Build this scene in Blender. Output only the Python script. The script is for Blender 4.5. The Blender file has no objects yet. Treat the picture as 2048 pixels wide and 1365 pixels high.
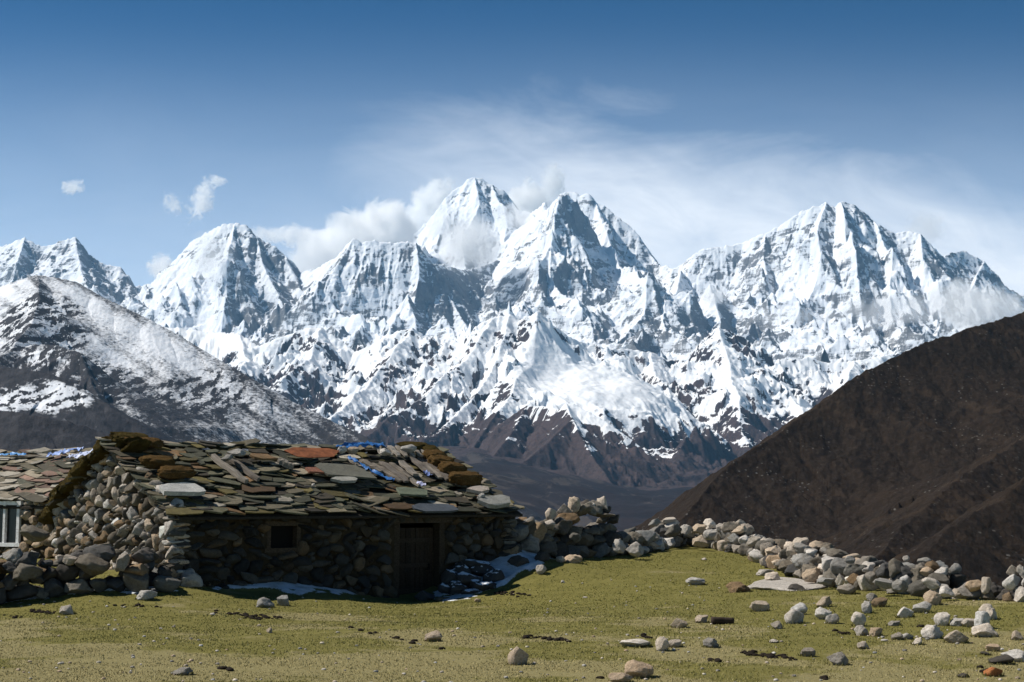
import bpy, math, random
import numpy as np
from mathutils import Vector, Matrix
R = math.radians
random.seed(7)
RNG = np.random.default_rng(7)
scene = bpy.context.scene
COL = scene.collection

# ---------------------------------------------------------------- camera
F = 2844.0                      # focal length in photo pixels (50 mm on 36 mm, 2048 wide)
PITCH = math.atan((1000 - 682.5) / F)
CAMZ = 2.0
cam_d = bpy.data.cameras.new('camera')
cam = bpy.data.objects.new('camera', cam_d)
COL.objects.link(cam)
cam_d.sensor_width = 36.0
cam_d.lens = 50.0
cam_d.clip_start = 0.5
cam_d.clip_end = 60000
cam.location = (0, 0, CAMZ)
cam.rotation_euler = (R(90) + PITCH, 0, 0)
scene.camera = cam

# ---------------------------------------------------------------- sun, sky, exposure
SUN_EL = R(50)
SUN_AZ = R(-87)                 # measured from +Y towards +X: the sun stands to the left
sd = Vector((math.sin(SUN_AZ) * math.cos(SUN_EL), math.cos(SUN_AZ) * math.cos(SUN_EL), math.sin(SUN_EL)))
sun_d = bpy.data.lights.new('sun', 'SUN')
sun_d.energy = 5.0
sun_d.angle = R(0.53)
sun_d.color = (1.0, 0.955, 0.88)
sun = bpy.data.objects.new('sun', sun_d)
COL.objects.link(sun)
sun.rotation_euler = sd.to_track_quat('Z', 'Y').to_euler()
sun.location = (0, 0, 50)

world = bpy.data.worlds.new('World')
scene.world = world
world.use_nodes = True


class NT:
    """small wrapper that makes node trees shorter to write"""
    def __init__(s, tree):
        s.t = tree
        s.n = tree.nodes
        s.n.clear()

    def add(s, typ, ins=None, **props):
        nd = s.n.new(typ)
        for k, v in props.items():
            setattr(nd, k, v)
        if ins:
            for k, v in ins.items():
                if isinstance(v, bpy.types.NodeSocket):
                    s.t.links.new(v, nd.inputs[k])
                else:
                    nd.inputs[k].default_value = v
        return nd

    def m(s, op, a, b=0.0, c=0.0, clamp=False):
        nd = s.n.new('ShaderNodeMath')
        nd.operation = op
        nd.use_clamp = clamp
        for i, v in enumerate((a, b, c)):
            if isinstance(v, bpy.types.NodeSocket):
                s.t.links.new(v, nd.inputs[i])
            else:
                nd.inputs[i].default_value = v
        return nd.outputs[0]

    def mix(s, f, a, b, blend='MIX'):
        nd = s.n.new('ShaderNodeMix')
        nd.data_type = 'RGBA'
        nd.blend_type = blend
        for k, v in ((0, f), (6, a), (7, b)):
            if isinstance(v, bpy.types.NodeSocket):
                s.t.links.new(v, nd.inputs[k])
            else:
                nd.inputs[k].default_value = v if k == 0 else (*v, 1) if len(v) == 3 else v
        return nd.outputs[2]

    def noise(s, vec, scale, detail=4, rough=0.55, dist=0.0, out=0):
        nd = s.add('ShaderNodeTexNoise', {'Scale': scale, 'Detail': detail, 'Roughness': rough, 'Distortion': dist})
        if vec is not None:
            s.t.links.new(vec, nd.inputs['Vector'])
        return nd.outputs[out]

    def ramp(s, f, stops):
        nd = s.n.new('ShaderNodeValToRGB')
        el = nd.color_ramp.elements
        while len(el) < len(stops):
            el.new(0.5)
        for e, (p, c) in zip(el, stops):
            e.position = p
            e.color = (c, c, c, 1) if isinstance(c, (int, float)) else (*c, 1)
        s.t.links.new(f, nd.inputs[0])
        return nd.outputs[0]

    def mapr(s, v, a, b, c=0.0, d=1.0, smooth=False):
        nd = s.n.new('ShaderNodeMapRange')
        nd.interpolation_type = 'SMOOTHSTEP' if smooth else 'LINEAR'
        for k, x in enumerate((v, a, b, c, d)):
            if isinstance(x, bpy.types.NodeSocket):
                s.t.links.new(x, nd.inputs[k])
            else:
                nd.inputs[k].default_value = x
        return nd.outputs[0]

    def l(s, a, b):
        s.t.links.new(a, b)


def build_world():
    t = NT(world.node_tree)
    sky = t.add('ShaderNodeTexSky', sky_type='NISHITA')
    sky.sun_disc = False
    sky.sun_elevation = SUN_EL
    sky.sun_rotation = SUN_AZ
    sky.altitude = 4400
    sky.air_density = 1.0
    sky.dust_density = 0.6
    sky.ozone_density = 2.2
    tc = t.add('ShaderNodeTexCoord').outputs['Generated']
    sp = t.add('ShaderNodeSeparateXYZ', {0: tc})
    X, Y, Z = sp.outputs
    # flat sky coordinates: bearing and elevation as tangents
    yy = t.m('MAXIMUM', Y, 0.05)
    u = t.m('DIVIDE', X, yy)
    v = t.m('DIVIDE', Z, yy)
    # deeper blue higher up, and away from the sun
    deep = t.mapr(Z, 0.10, 0.38, 0.0, 1.0, True)
    c = t.mix(deep, (0.92, 1.10, 1.06), (0.002, 0.27, 0.47))
    side = t.mapr(X, 0.0, 0.42, 0.0, 0.55, True)
    side = t.m('MULTIPLY', side, deep)
    c = t.mix(side, c, (0.01, 0.25, 0.42))
    zen = t.mapr(Z, 0.36, 0.72, 0.0, 1.0, True)  # unseen upper sky darkened to cut fill light and deepen shadows
    c = t.mix(zen, c, (0.001, 0.085, 0.19))
    skyc = t.mix(1.0, sky.outputs[0], c, 'MULTIPLY')
    # thin cirrus sheet spreading to the lower right
    ang = math.atan2(-165, 1050)
    along = t.m('ADD', t.m('MULTIPLY', u, math.cos(-ang)), t.m('MULTIPLY', v, -math.sin(-ang)))
    # height of the sheet's upper edge as a function of bearing (photo: (800,180) (1500,240) (2048,400))
    edge = t.m('SUBTRACT', 0.295, t.m('MULTIPLY', t.m('POWER', t.m('MAXIMUM', t.m('ADD', u, 0.14), 0.0), 1.7), 0.22))
    cv = t.add('ShaderNodeCombineXYZ', {0: t.m('MULTIPLY', along, 3.0), 1: t.m('MULTIPLY', v, 9.0), 2: 0.3})
    cv2 = t.add('ShaderNodeCombineXYZ', {0: t.m('MULTIPLY', u, 7.0), 1: t.m('ADD', t.m('MULTIPLY', v, 16.0), t.m('MULTIPLY', u, 5.0)), 2: 4.3})
    n1 = t.noise(cv.outputs[0], 1.6, 7, 0.6, 0.6)
    n2 = t.noise(cv2.outputs[0], 1.5, 6, 0.62, 0.9)
    wob = t.m('MULTIPLY', t.m('SUBTRACT', n1, 0.5), 0.10)
    dd = t.m('SUBTRACT', t.m('ADD', edge, wob), v)
    up = t.mapr(dd, -0.03, 0.085, 0.0, 1.0, True)
    low = t.mapr(dd, 0.05, 0.22, 1.0, 0.55, True)
    lr = t.mapr(u, -0.24, 0.08, 0.0, 1.0, True)
    dens = t.m('MULTIPLY', t.m('MULTIPLY', up, low), lr)
    dens = t.m('MULTIPLY', dens, t.mapr(n2, 0.28, 0.62, 0.72, 1.0))
    # general milky veil low over the mountains
    veil = t.mapr(v, 0.08, 0.36, 0.52, 0.0, True)
    veil = t.m('MULTIPLY', veil, t.mapr(n1, 0.3, 0.7, 0.7, 1.0))
    tot = t.m('MAXIMUM', t.m('MULTIPLY', dens, 0.95), veil, clamp=True)
    cl = t.mix(tot, skyc, (8.5, 8.7, 9.0))
    fin = t.mix(t.mapr(Z, -0.02, 0.03), skyc, cl)
    bg = t.add('ShaderNodeBackground', {0: fin, 1: 0.115})
    out = t.add('ShaderNodeOutputWorld', {0: bg.outputs[0]})


build_world()
vs = scene.view_settings
vs.view_transform = 'Standard'
vs.look = 'None'
vs.gamma = 1.0
vs.use_curve_mapping = False
vs.exposure = 0.22
scene.render.engine = 'CYCLES'
cy = scene.cycles
cy.max_bounces = 16
cy.diffuse_bounces = 3
cy.glossy_bounces = 2
cy.transmission_bounces = 4
cy.volume_bounces = 16
cy.transparent_max_bounces = 12
cy.volume_max_steps = 128
cy.volume_step_rate = 0.5
cy.use_denoising = True
cy.use_adaptive_sampling = True
cy.adaptive_threshold = 0.015
cy.sample_clamp_indirect = 8


# ---------------------------------------------------------------- helpers
def P(px, py, Y):
    """world point at forward distance Y seen at photo pixel (px, py): used to survey the place, as a map would be"""
    a = (px - 1024) / F
    b = -(py - 682.5) / F
    cp, sp_ = math.cos(PITCH), math.sin(PITCH)
    dy = cp - b * sp_
    dz = sp_ + b * cp
    k = Y / dy
    return np.array((a * k, Y, CAMZ + dz * k))


def tag(o, label=None, cat=None, group=None, kind=None):
    if label: o['label'] = label
    if cat: o['category'] = cat
    if group: o['group'] = group
    if kind or cat: o['kind'] = kind or 'thing'
    return o


def empty(name, loc, rz=0.0):
    o = bpy.data.objects.new(name, None)
    COL.objects.link(o)
    o.location = loc
    o.rotation_euler = (0, 0, rz)
    o.empty_display_size = 0.3
    return o


def mesh_obj(name, V, Fc, mat, parent=None, tint=None, smooth=True, world=True):
    """V (n,3); Fc list of index tuples or (m,k) array. With a parent, V is in the parent's frame"""
    me = bpy.data.meshes.new(name)
    V = np.asarray(V, dtype=np.float32)
    if isinstance(Fc, np.ndarray):
        k = Fc.shape[1]
        me.vertices.add(len(V))
        me.vertices.foreach_set('co', V.ravel())
        me.loops.add(Fc.size)
        me.loops.foreach_set('vertex_index', Fc.astype(np.int32).ravel())
        me.polygons.add(len(Fc))
        me.polygons.foreach_set('loop_start', np.arange(0, Fc.size, k, dtype=np.int32))
        me.polygons.foreach_set('loop_total', np.full(len(Fc), k, dtype=np.int32))
        me.update(calc_edges=True)
    else:
        me.from_pydata([tuple(map(float, v)) for v in V], [], [tuple(int(i) for i in f) for f in Fc])
        me.update()
    me.polygons.foreach_set('use_smooth', np.full(len(me.polygons), smooth, dtype=bool))
    if tint is not None:
        a = me.color_attributes.new('tint', 'FLOAT_COLOR', 'POINT')
        tt = np.ones((len(V), 4), dtype=np.float32)
        tt[:, :3] = tint
        a.data.foreach_set('color', tt.ravel())
    me.materials.append(mat)
    o = bpy.data.objects.new(name, me)
    COL.objects.link(o)
    if parent is not None:
        o.parent = parent
    return o


def fattr(me, name, arr):
    a = me.attributes.new(name, 'FLOAT', 'POINT')
    a.data.foreach_set('value', np.asarray(arr, dtype=np.float32).ravel())


_perm = np.tile(np.random.default_rng(3).permutation(256), 3).astype(np.int32)
_ga = np.random.default_rng(4).uniform(0, 2 * math.pi, 256).astype(np.float32)
_gx, _gy = np.cos(_ga), np.sin(_ga)
_rv = np.random.default_rng(5).uniform(-1, 1, 256).astype(np.float32)


def pn(x, y, seed=0):
    """2-D gradient noise, about -0.7..0.7"""
    x = np.asarray(x, dtype=np.float32); y = np.asarray(y, dtype=np.float32)
    xi = np.floor(x); yi = np.floor(y)
    fx = x - xi; fy = y - yi
    xi = (xi.astype(np.int32) + seed * 37) & 255; yi = (yi.astype(np.int32) + seed * 91) & 255
    u = fx * fx * fx * (fx * (fx * 6 - 15) + 10); v = fy * fy * fy * (fy * (fy * 6 - 15) + 10)
    a = _perm[xi]; b = _perm[xi + 1]
    h00 = _perm[a + yi]; h01 = _perm[a + yi + 1]; h10 = _perm[b + yi]; h11 = _perm[b + yi + 1]
    n00 = _gx[h00] * fx + _gy[h00] * fy
    n10 = _gx[h10] * (fx - 1) + _gy[h10] * fy
    n01 = _gx[h01] * fx + _gy[h01] * (fy - 1)
    n11 = _gx[h11] * (fx - 1) + _gy[h11] * (fy - 1)
    return (n00 * (1 - u) + n10 * u) * (1 - v) + (n01 * (1 - u) + n11 * u) * v


def fbm(x, y, octv=5, seed=0, gain=0.5):
    s = 0; a = 1.0
    for i in range(octv):
        s = s + a * pn(x, y, seed + i)
        x = x * 2.03 + 11.3; y = y * 2.03 - 7.1
        a *= gain
    return s


def ridged(x, y, octv=5, seed=0, gain=0.5):
    s = 0; a = 1.0; w = 1.0
    for i in range(octv):
        n = 1 - np.abs(pn(x, y, seed + i)) * 2.2
        n = n * n * w
        s = s + a * n
        w = np.clip(n * 1.6, 0, 1)
        x = x * 2.07 + 5.3; y = y * 2.07 + 3.1
        a *= gain
    return s


def vn3(p, seed=0):
    """3-D value noise for (n,3) points"""
    p = np.asarray(p, dtype=np.float32)
    i = np.floor(p).astype(np.int32); f = p - i
    f = f * f * (3 - 2 * f)
    i = (i + seed * 53) & 255
    r = 0
    for dx in (0, 1):
        for dy in (0, 1):
            for dz in (0, 1):
                h = _perm[_perm[_perm[(i[:, 0] + dx) & 255] + ((i[:, 1] + dy) & 255)] + ((i[:, 2] + dz) & 255)]
                w = (f[:, 0] if dx else 1 - f[:, 0]) * (f[:, 1] if dy else 1 - f[:, 1]) * (f[:, 2] if dz else 1 - f[:, 2])
                r = r + w * _rv[h]
    return r


def smooth01(x, a, b):
    t = np.clip((x - a) / (b - a), 0, 1)
    return t * t * (3 - 2 * t)


def grid_faces(nr, nc):
    i = np.arange(nr * nc).reshape(nr, nc)
    return np.stack([i[:-1, :-1], i[:-1, 1:], i[1:, 1:], i[1:, :-1]], -1).reshape(-1, 4)


def new_mat(name):
    m = bpy.data.materials.new(name)
    m.use_nodes = True
    return m, NT(m.node_tree)


def finish(t, col, rough=0.9, normal=None, spec=0.2):
    b = t.add('ShaderNodeBsdfPrincipled', {'Base Color': col, 'Roughness': rough, 'Specular IOR Level': spec})
    if normal is not None:
        t.l(normal, b.inputs['Normal'])
    t.add('ShaderNodeOutputMaterial', {0: b.outputs[0]})
    return b
# ================================================================ far terrain
def ridge_field(X, Y, lines, gul, seed, soft=0.0):
    """terrain height = the highest of the flanks that fall away from each crest line"""
    H = np.full(X.shape, -1e4, dtype=np.float32)
    D = np.zeros(X.shape, dtype=np.float32)
    DC = np.full(X.shape, 1e9, dtype=np.float32)
    for li, (pts, s, L, pw) in enumerate(lines):
        P3 = np.array([P(*p) for p in pts], dtype=np.float32)
        best = np.full(X.shape, 1e9, dtype=np.float32)
        bz = np.zeros(X.shape, dtype=np.float32); bt = np.zeros(X.shape, dtype=np.float32)
        ns = len(P3) - 1
        acc = 0.0
        for si, (a, b) in enumerate(zip(P3[:-1], P3[1:])):
            dx, dy, dz = b - a
            L2 = dx * dx + dy * dy + 1e-3
            tu = ((X - a[0]) * dx + (Y - a[1]) * dy) / L2
            t = np.clip(tu, 0, 1)
            tu = np.clip(tu, -99 if si == 0 else 0, 99 if si == ns - 1 else 1)
            d = np.hypot(X - a[0] - t * dx, Y - a[1] - t * dy)
            seg = math.sqrt(L2)
            z = a[2] + t * dz
            # compare by resulting height so that short distances win smoothly
            h = z - s * L * np.log1p(d / L)
            cur = bz - s * L * np.log1p(best / L)
            m = (h > cur) | (best > 1e8)
            best = np.where(m, d, best); bz = np.where(m, z, bz); bt = np.where(m, acc + tu * seg, bt)
            acc += seg
        h = bz - s * L * np.log1p(best / L)
        g = ridged(bt / gul + li * 7.7, best / (gul * 5.0) + li, 4, seed + li % 5, 0.55)
        amp = np.clip(best / (gul * 1.6), 0, 1) * pw * gul
        h = h + (g - 0.75) * amp
        m = h > H
        if soft > 0:
            H = np.where(m, h, H) + soft * np.exp(-np.abs(h - H) / soft) * 0.5 * np.clip(best / 60, 0, 1) * np.clip(D / 60, 0, 1)
        else:
            H = np.where(m, h, H)
        D = np.where(m, best, D)
        if len(pts) > 8: DC = np.minimum(DC, best)
    return H, D, DC


def slope_of(X, Y, Z):
    """normal of the mesh per vertex from the parametric grid"""
    Xr = np.gradient(X, axis=0); Yr = np.gradient(Y, axis=0); Zr = np.gradient(Z, axis=0)
    Xc = np.gradient(X, axis=1); Yc = np.gradient(Y, axis=1); Zc = np.gradient(Z, axis=1)
    nx = Yc * Zr - Zc * Yr; ny = Zc * Xr - Xc * Zr; nz = Xc * Yr - Yc * Xr
    l = np.sqrt(nx * nx + ny * ny + nz * nz) + 1e-9
    s = np.sign(nz)
    return nx * s / l, ny * s / l, np.abs(nz) / l


def mat_snowrock(name, rock_a, rock_b, fine, stw=1.0, soft=0.06, bump=6.0, snowcol=(0.86, 0.88, 0.91), grain=0.35):
    m, t = new_mat(name)
    pos = t.add('ShaderNodeNewGeometry').outputs['Position']
    at = t.add('ShaderNodeAttribute', attribute_name='snow').outputs['Fac']
    n1 = t.noise(pos, fine, 8, 0.68, 0.4)
    st = t.add('ShaderNodeMapping', {0: pos, 'Scale': (0.35, 0.35, 2.6), 'Rotation': (R(12), R(-9), 0)})
    n2 = t.noise(st.outputs[0], fine * 0.6, 6, 0.65, 0.8)
    nn = t.m('ADD', t.m('MULTIPLY', t.m('SUBTRACT', n1, 0.5), grain * 2), t.m('MULTIPLY', t.m('SUBTRACT', n2, 0.5), grain * 2 * stw))
    f = t.mapr(t.m('ADD', at, nn), 0.5 - soft, 0.5 + soft, 0, 1, True)
    n3 = t.noise(pos, fine * 0.35, 6, 0.6)
    n4 = t.noise(pos, fine * 4, 4, 0.6)
    rc = t.mix(t.mapr(n3, 0.38, 0.62), rock_a, rock_b)
    rc = t.mix(t.mapr(n4, 0.35, 0.7, 0, 0.6), rc, tuple(min(1, c * 1.9) for c in rock_b))
    sc = t.mix(t.mapr(n3, 0.3, 0.7), snowcol, tuple(c * 0.93 for c in snowcol))
    col = t.mix(f, rc, sc)
    hb = t.m('ADD', t.m('MULTIPLY', n1, 1.0), t.m('MULTIPLY', n2, 0.8))
    hb = t.m('ADD', hb, t.m('MULTIPLY', f, 0.25))
    bp = t.add('ShaderNodeBump', {'Strength': 0.8, 'Distance': bump, 'Height': hb})
    finish(t, col, 0.85, bp.outputs[0], 0.15)
    return m


def terrain(name, us, ys, zf, mat, label=None, yskew=None):
    U, Yg = np.meshgrid(us.astype(np.float32), ys.astype(np.float32))
    Xg = U * Yg
    Z, att = zf(Xg, Yg)
    V = np.stack([Xg, Yg, Z], -1).reshape(-1, 3)
    o = mesh_obj(name, V, grid_faces(len(ys), len(us)), mat)
    for k, a in att.items():
        fattr(o.data, k, a)
    tag(o, kind='structure')
    return o


# ---- 1. the high snow massif, 9 to 13.5 km away
FAR = [
    # crest polylines: (px, py, distance), side slope, flattening length, gully strength
    ([(-700, 560, 12000), (-300, 520, 12000), (-150, 545, 11600), (-40, 508, 11300), (5, 492, 11200), (50, 475, 11100), (75, 492, 11100), (100, 492, 11100),
      (125, 480, 11000), (150, 474, 11000), (172, 500, 11000), (200, 525, 11000), (235, 532, 11000), (262, 570, 11000), (300, 592, 11000)], 1.25, 900, .30),
    ([(150, 474, 11000), (160, 540, 10500), (190, 600, 10000), (230, 650, 9500)], 1.2, 700, .35),
    ([(50, 475, 11100), (20, 560, 10500), (-40, 620, 10000)], 1.2, 700, .35),
    ([(262, 570, 11000), (282, 572, 11200), (305, 566, 11200), (318, 558, 11000), (345, 527, 10900), (370, 500, 10800), (395, 478, 10700), (420, 460, 10600), (445, 447, 10500), (470, 444, 10500),
      (492, 450, 10500), (512, 472, 10500), (530, 484, 10500), (552, 494, 10500), (572, 512, 10500), (590, 530, 10500), (602, 545, 10500), (625, 537, 10400)], 1.35, 1000, .22),
    ([(470, 444, 10500), (462, 490, 10250), (455, 532, 10000), (452, 590, 9700), (440, 650, 9400), (430, 700, 9100)], 1.5, 600, .30),
    ([(512, 472, 10500), (535, 530, 10150), (570, 590, 9800), (600, 650, 9450), (640, 700, 9200)], 1.3, 600, .35),
    ([(572, 512, 10500), (600, 575, 10150), (650, 630, 9800), (690, 690, 9300)], 1.3, 600, .35),
    ([(345, 527, 10900), (350, 590, 10300), (380, 640, 9800)], 1.2, 700, .3),
    ([(600, 547, 10500), (640, 532, 10200), (672, 512, 10000), (690, 492, 9950), (705, 477, 9900), (722, 484, 9900), (750, 481, 9900), (790, 486, 9900), (812, 482, 9900), (834, 485, 9900),
      (840, 505, 9950), (848, 524, 10000), (880, 530, 10300), (930, 540, 10700), (1000, 520, 11200)], 1.5, 900, .25),
    ([(705, 477, 9900), (668, 540, 9700), (650, 580, 9550), (700, 640, 9250), (760, 690, 8900)], 1.3, 600, .4),
    ([(834, 485, 9900), (836, 540, 9650), (824, 590, 9400), (815, 560, 9420), (832, 640, 9100), (842, 690, 8850)], 1.6, 500, .35),
    ([(848, 524, 10000), (905, 590, 9700), (950, 640, 9300), (985, 690, 9000)], 1.4, 500, .3),
    ([(700, 470, 13400), (800, 500, 12900), (835, 492, 12500), (850, 458, 12500), (875, 420, 12500), (900, 384, 12500), (918, 372, 12500), (935, 358, 12500), (950, 352, 12500), (966, 357, 12500), (985, 371, 12500),
      (1005, 381, 12500), (1020, 396, 12500), (1035, 420, 12400), (1060, 425, 12300), (1090, 405, 12000)], 1.5, 1100, .22),
    ([(950, 352, 12500), (960, 400, 12200), (935, 440, 11900), (925, 490, 11500), (930, 540, 11000)], 1.3, 700, .3),
    ([(985, 371, 12500), (1015, 440, 12000), (1000, 500, 11500)], 1.3, 700, .3),
    ([(1000, 500, 11500), (1030, 470, 11400), (1060, 440, 11300), (1090, 412, 11150), (1112, 408, 11050), (1125, 407, 11000), (1140, 408, 11050), (1150, 420, 11100)], 1.6, 700, .22),
    ([(1125, 407, 11000), (1112, 444, 10700), (1104, 490, 10450), (1100, 540, 10150), (1118, 570, 9900), (1150, 600, 9700), (1170, 650, 9350), (1195, 700, 9000)], 1.6, 500, .3),
    ([(1104, 490, 10450), (1060, 560, 10000), (1040, 610, 9700), (1000, 660, 9300)], 1.3, 600, .3),
    ([(1104, 405, 11900), (1128, 385, 11800), (1142, 381, 11800), (1160, 389, 11750), (1178, 386, 11700), (1192, 402, 11700), (1215, 415, 11650), (1235, 432, 11600), (1262, 452, 11550),
      (1278, 467, 11500), (1290, 490, 11450), (1303, 510, 11400), (1318, 530, 11300), (1335, 533, 11200), (1346, 537, 11100)], 1.7, 900, .2),
    ([(1192, 402, 11700), (1210, 455, 11300), (1235, 510, 10900), (1262, 555, 10500), (1245, 600, 10000)], 1.6, 500, .25),
    ([(1262, 560, 10400), (1278, 550, 10100), (1300, 541, 9900), (1318, 560, 9900), (1335, 580, 9900), (1350, 560, 10300), (1358, 540, 10900)], 1.5, 500, .3),
    ([(1300, 541, 9900), (1290, 600, 9500), (1240, 650, 9200), (1230, 700, 8900)], 1.2, 500, .3),
    ([(1335, 580, 9900), (1330, 620, 9500), (1345, 660, 9200)], 1.5, 400, .3),
    ([(1346, 537, 11100), (1362, 528, 11100), (1388, 507, 11000), (1412, 497, 11000), (1440, 494, 11000), (1482, 489, 11000), (1505, 476, 10950), (1530, 468, 10900), (1556, 452, 10900), (1580, 438, 10850),
      (1600, 425, 10850), (1620, 415, 10800), (1640, 408, 10800), (1650, 404, 10800), (1660, 414, 10800), (1670, 413, 10800), (1681, 402, 10800), (1695, 405, 10800), (1712, 409, 10800),
      (1730, 424, 10800), (1750, 440, 10800), (1768, 452, 10800), (1790, 466, 10800), (1815, 462, 10800), (1840, 468, 10750), (1862, 490, 10700), (1885, 512, 10700), (1905, 504, 10800), (1922, 502, 10900), (1945, 512, 10900),
      (1965, 522, 10900), (1980, 545, 10900), (2000, 570, 10900), (2040, 590, 11000), (2150, 600, 11200), (2500, 560, 11500), (2800, 600, 12000)], 1.6, 900, .25),
    ([(1362, 528, 11100), (1368, 580, 10600), (1375, 640, 10000), (1400, 700, 9300)], 1.5, 500, .35),
    ([(1530, 468, 10900), (1528, 510, 10650), (1545, 560, 10300), (1562, 610, 9900), (1600, 680, 9400)], 1.6, 450, .35),
    ([(1650, 404, 10800), (1632, 460, 10450), (1640, 520, 10100), (1612, 580, 9800), (1600, 640, 9450)], 1.5, 500, .35),
    ([(1681, 402, 10800), (1692, 460, 10400), (1712, 520, 10050), (1722, 580, 9700), (1730, 650, 9300)], 1.6, 450, .35),
    ([(1750, 440, 10800), (1790, 520, 10200), (1780, 590, 9750), (1790, 660, 9300)], 1.5, 500, .35),
    ([(1840, 468, 10750), (1850, 540, 10200), (1880, 600, 9800), (1870, 670, 9400)], 1.5, 500, .35),
    ([(1965, 522, 10900), (1940, 590, 10300), (1960, 650, 9800)], 1.5, 500, .35),
    ([(1415, 560, 10300), (1422, 570, 10200), (1440, 620, 9800), (1432, 655, 9400), (1460, 690, 9100)], 1.6, 350, .3),
]


def far_z(X, Y):
    wx = fbm(X / 700, Y / 700, 3, 11) * 75
    wy = fbm(X / 700 + 40, Y / 700, 4, 17) * 75
    H, D, G = ridge_field(X + wx * .35, Y + wy, [(a_, b_, c_, d_ * .72) for a_, b_, c_, d_ in FAR], 70.0, 21)
    k = np.clip(D / 260, 0.15, 1)
    flat = smooth01(fbm(X / 900, Y / 900, 2, 37), -.15, .3)
    H = H + (ridged((X + wy * 2) / 520 + Y / 1500, (Y + wx * 2) / 760, 4, 29, .55) - .85) * 120 * smooth01(G, 60, 600)
    H = H + (ridged(X / 380, Y / 380, 3, 31) - 0.8) * (8 + 26 * flat) * k
    H = H + (ridged((X + wy) / 120, Y / 260 + X / 700, 4, 36, .6) - 0.8) * (4 + 12 * flat) * np.clip(D / 120, .1, 1)
    H = H + fbm(X / 50, Y / 50, 3, 41, .6) * 15
    H = H + fbm(X / 60, H / 22, 2, 47) * 6
    base = 700 + (Y - 9000) * 0.10 + fbm(X / 500, Y / 500, 5, 51) * 120
    H = np.maximum(H, base)
    H = np.where(Y > 13400, np.minimum(H, 900), H)
    nx, ny, nz = slope_of(X, Y, H)
    alt = (H - 900) / 1900
    tw = fbm(X / 520, Y / 520, 3, 60) * 260
    strata = fbm(X / 420 + H / 300, (H + tw + X * .12) / 48, 4, 61, .6)
    rx = fbm(X / 650, H / 420, 4, 68, .6)
    snow = 0.70 + (nz - 0.60) * 0.85 + strata * 0.40 + fbm(X / 110, Y / 240 + H / 110, 5, 66, .7) * 0.42 + rx * .55
    snow += 0.10 * smooth01(alt, .3, .9) - 0.10 * smooth01(-alt, -.35, .1)
    snow += 0.25 * smooth01(-D, -60, 0)            # cornices hold snow along the crests
    snow -= 0.34 * smooth01(nx, .05, .5)
    snow += 0.14 * smooth01(-nx, .05, .5)
    return H, {'snow': snow}


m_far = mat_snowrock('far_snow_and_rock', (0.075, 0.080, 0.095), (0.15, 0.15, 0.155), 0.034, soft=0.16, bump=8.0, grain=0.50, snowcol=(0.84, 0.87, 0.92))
terrain('snow_mountains', np.linspace(-0.48, 0.48, 1750), np.concatenate([np.linspace(8300, 12700, 640), np.linspace(12720, 14000, 50)]), far_z, m_far)

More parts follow.
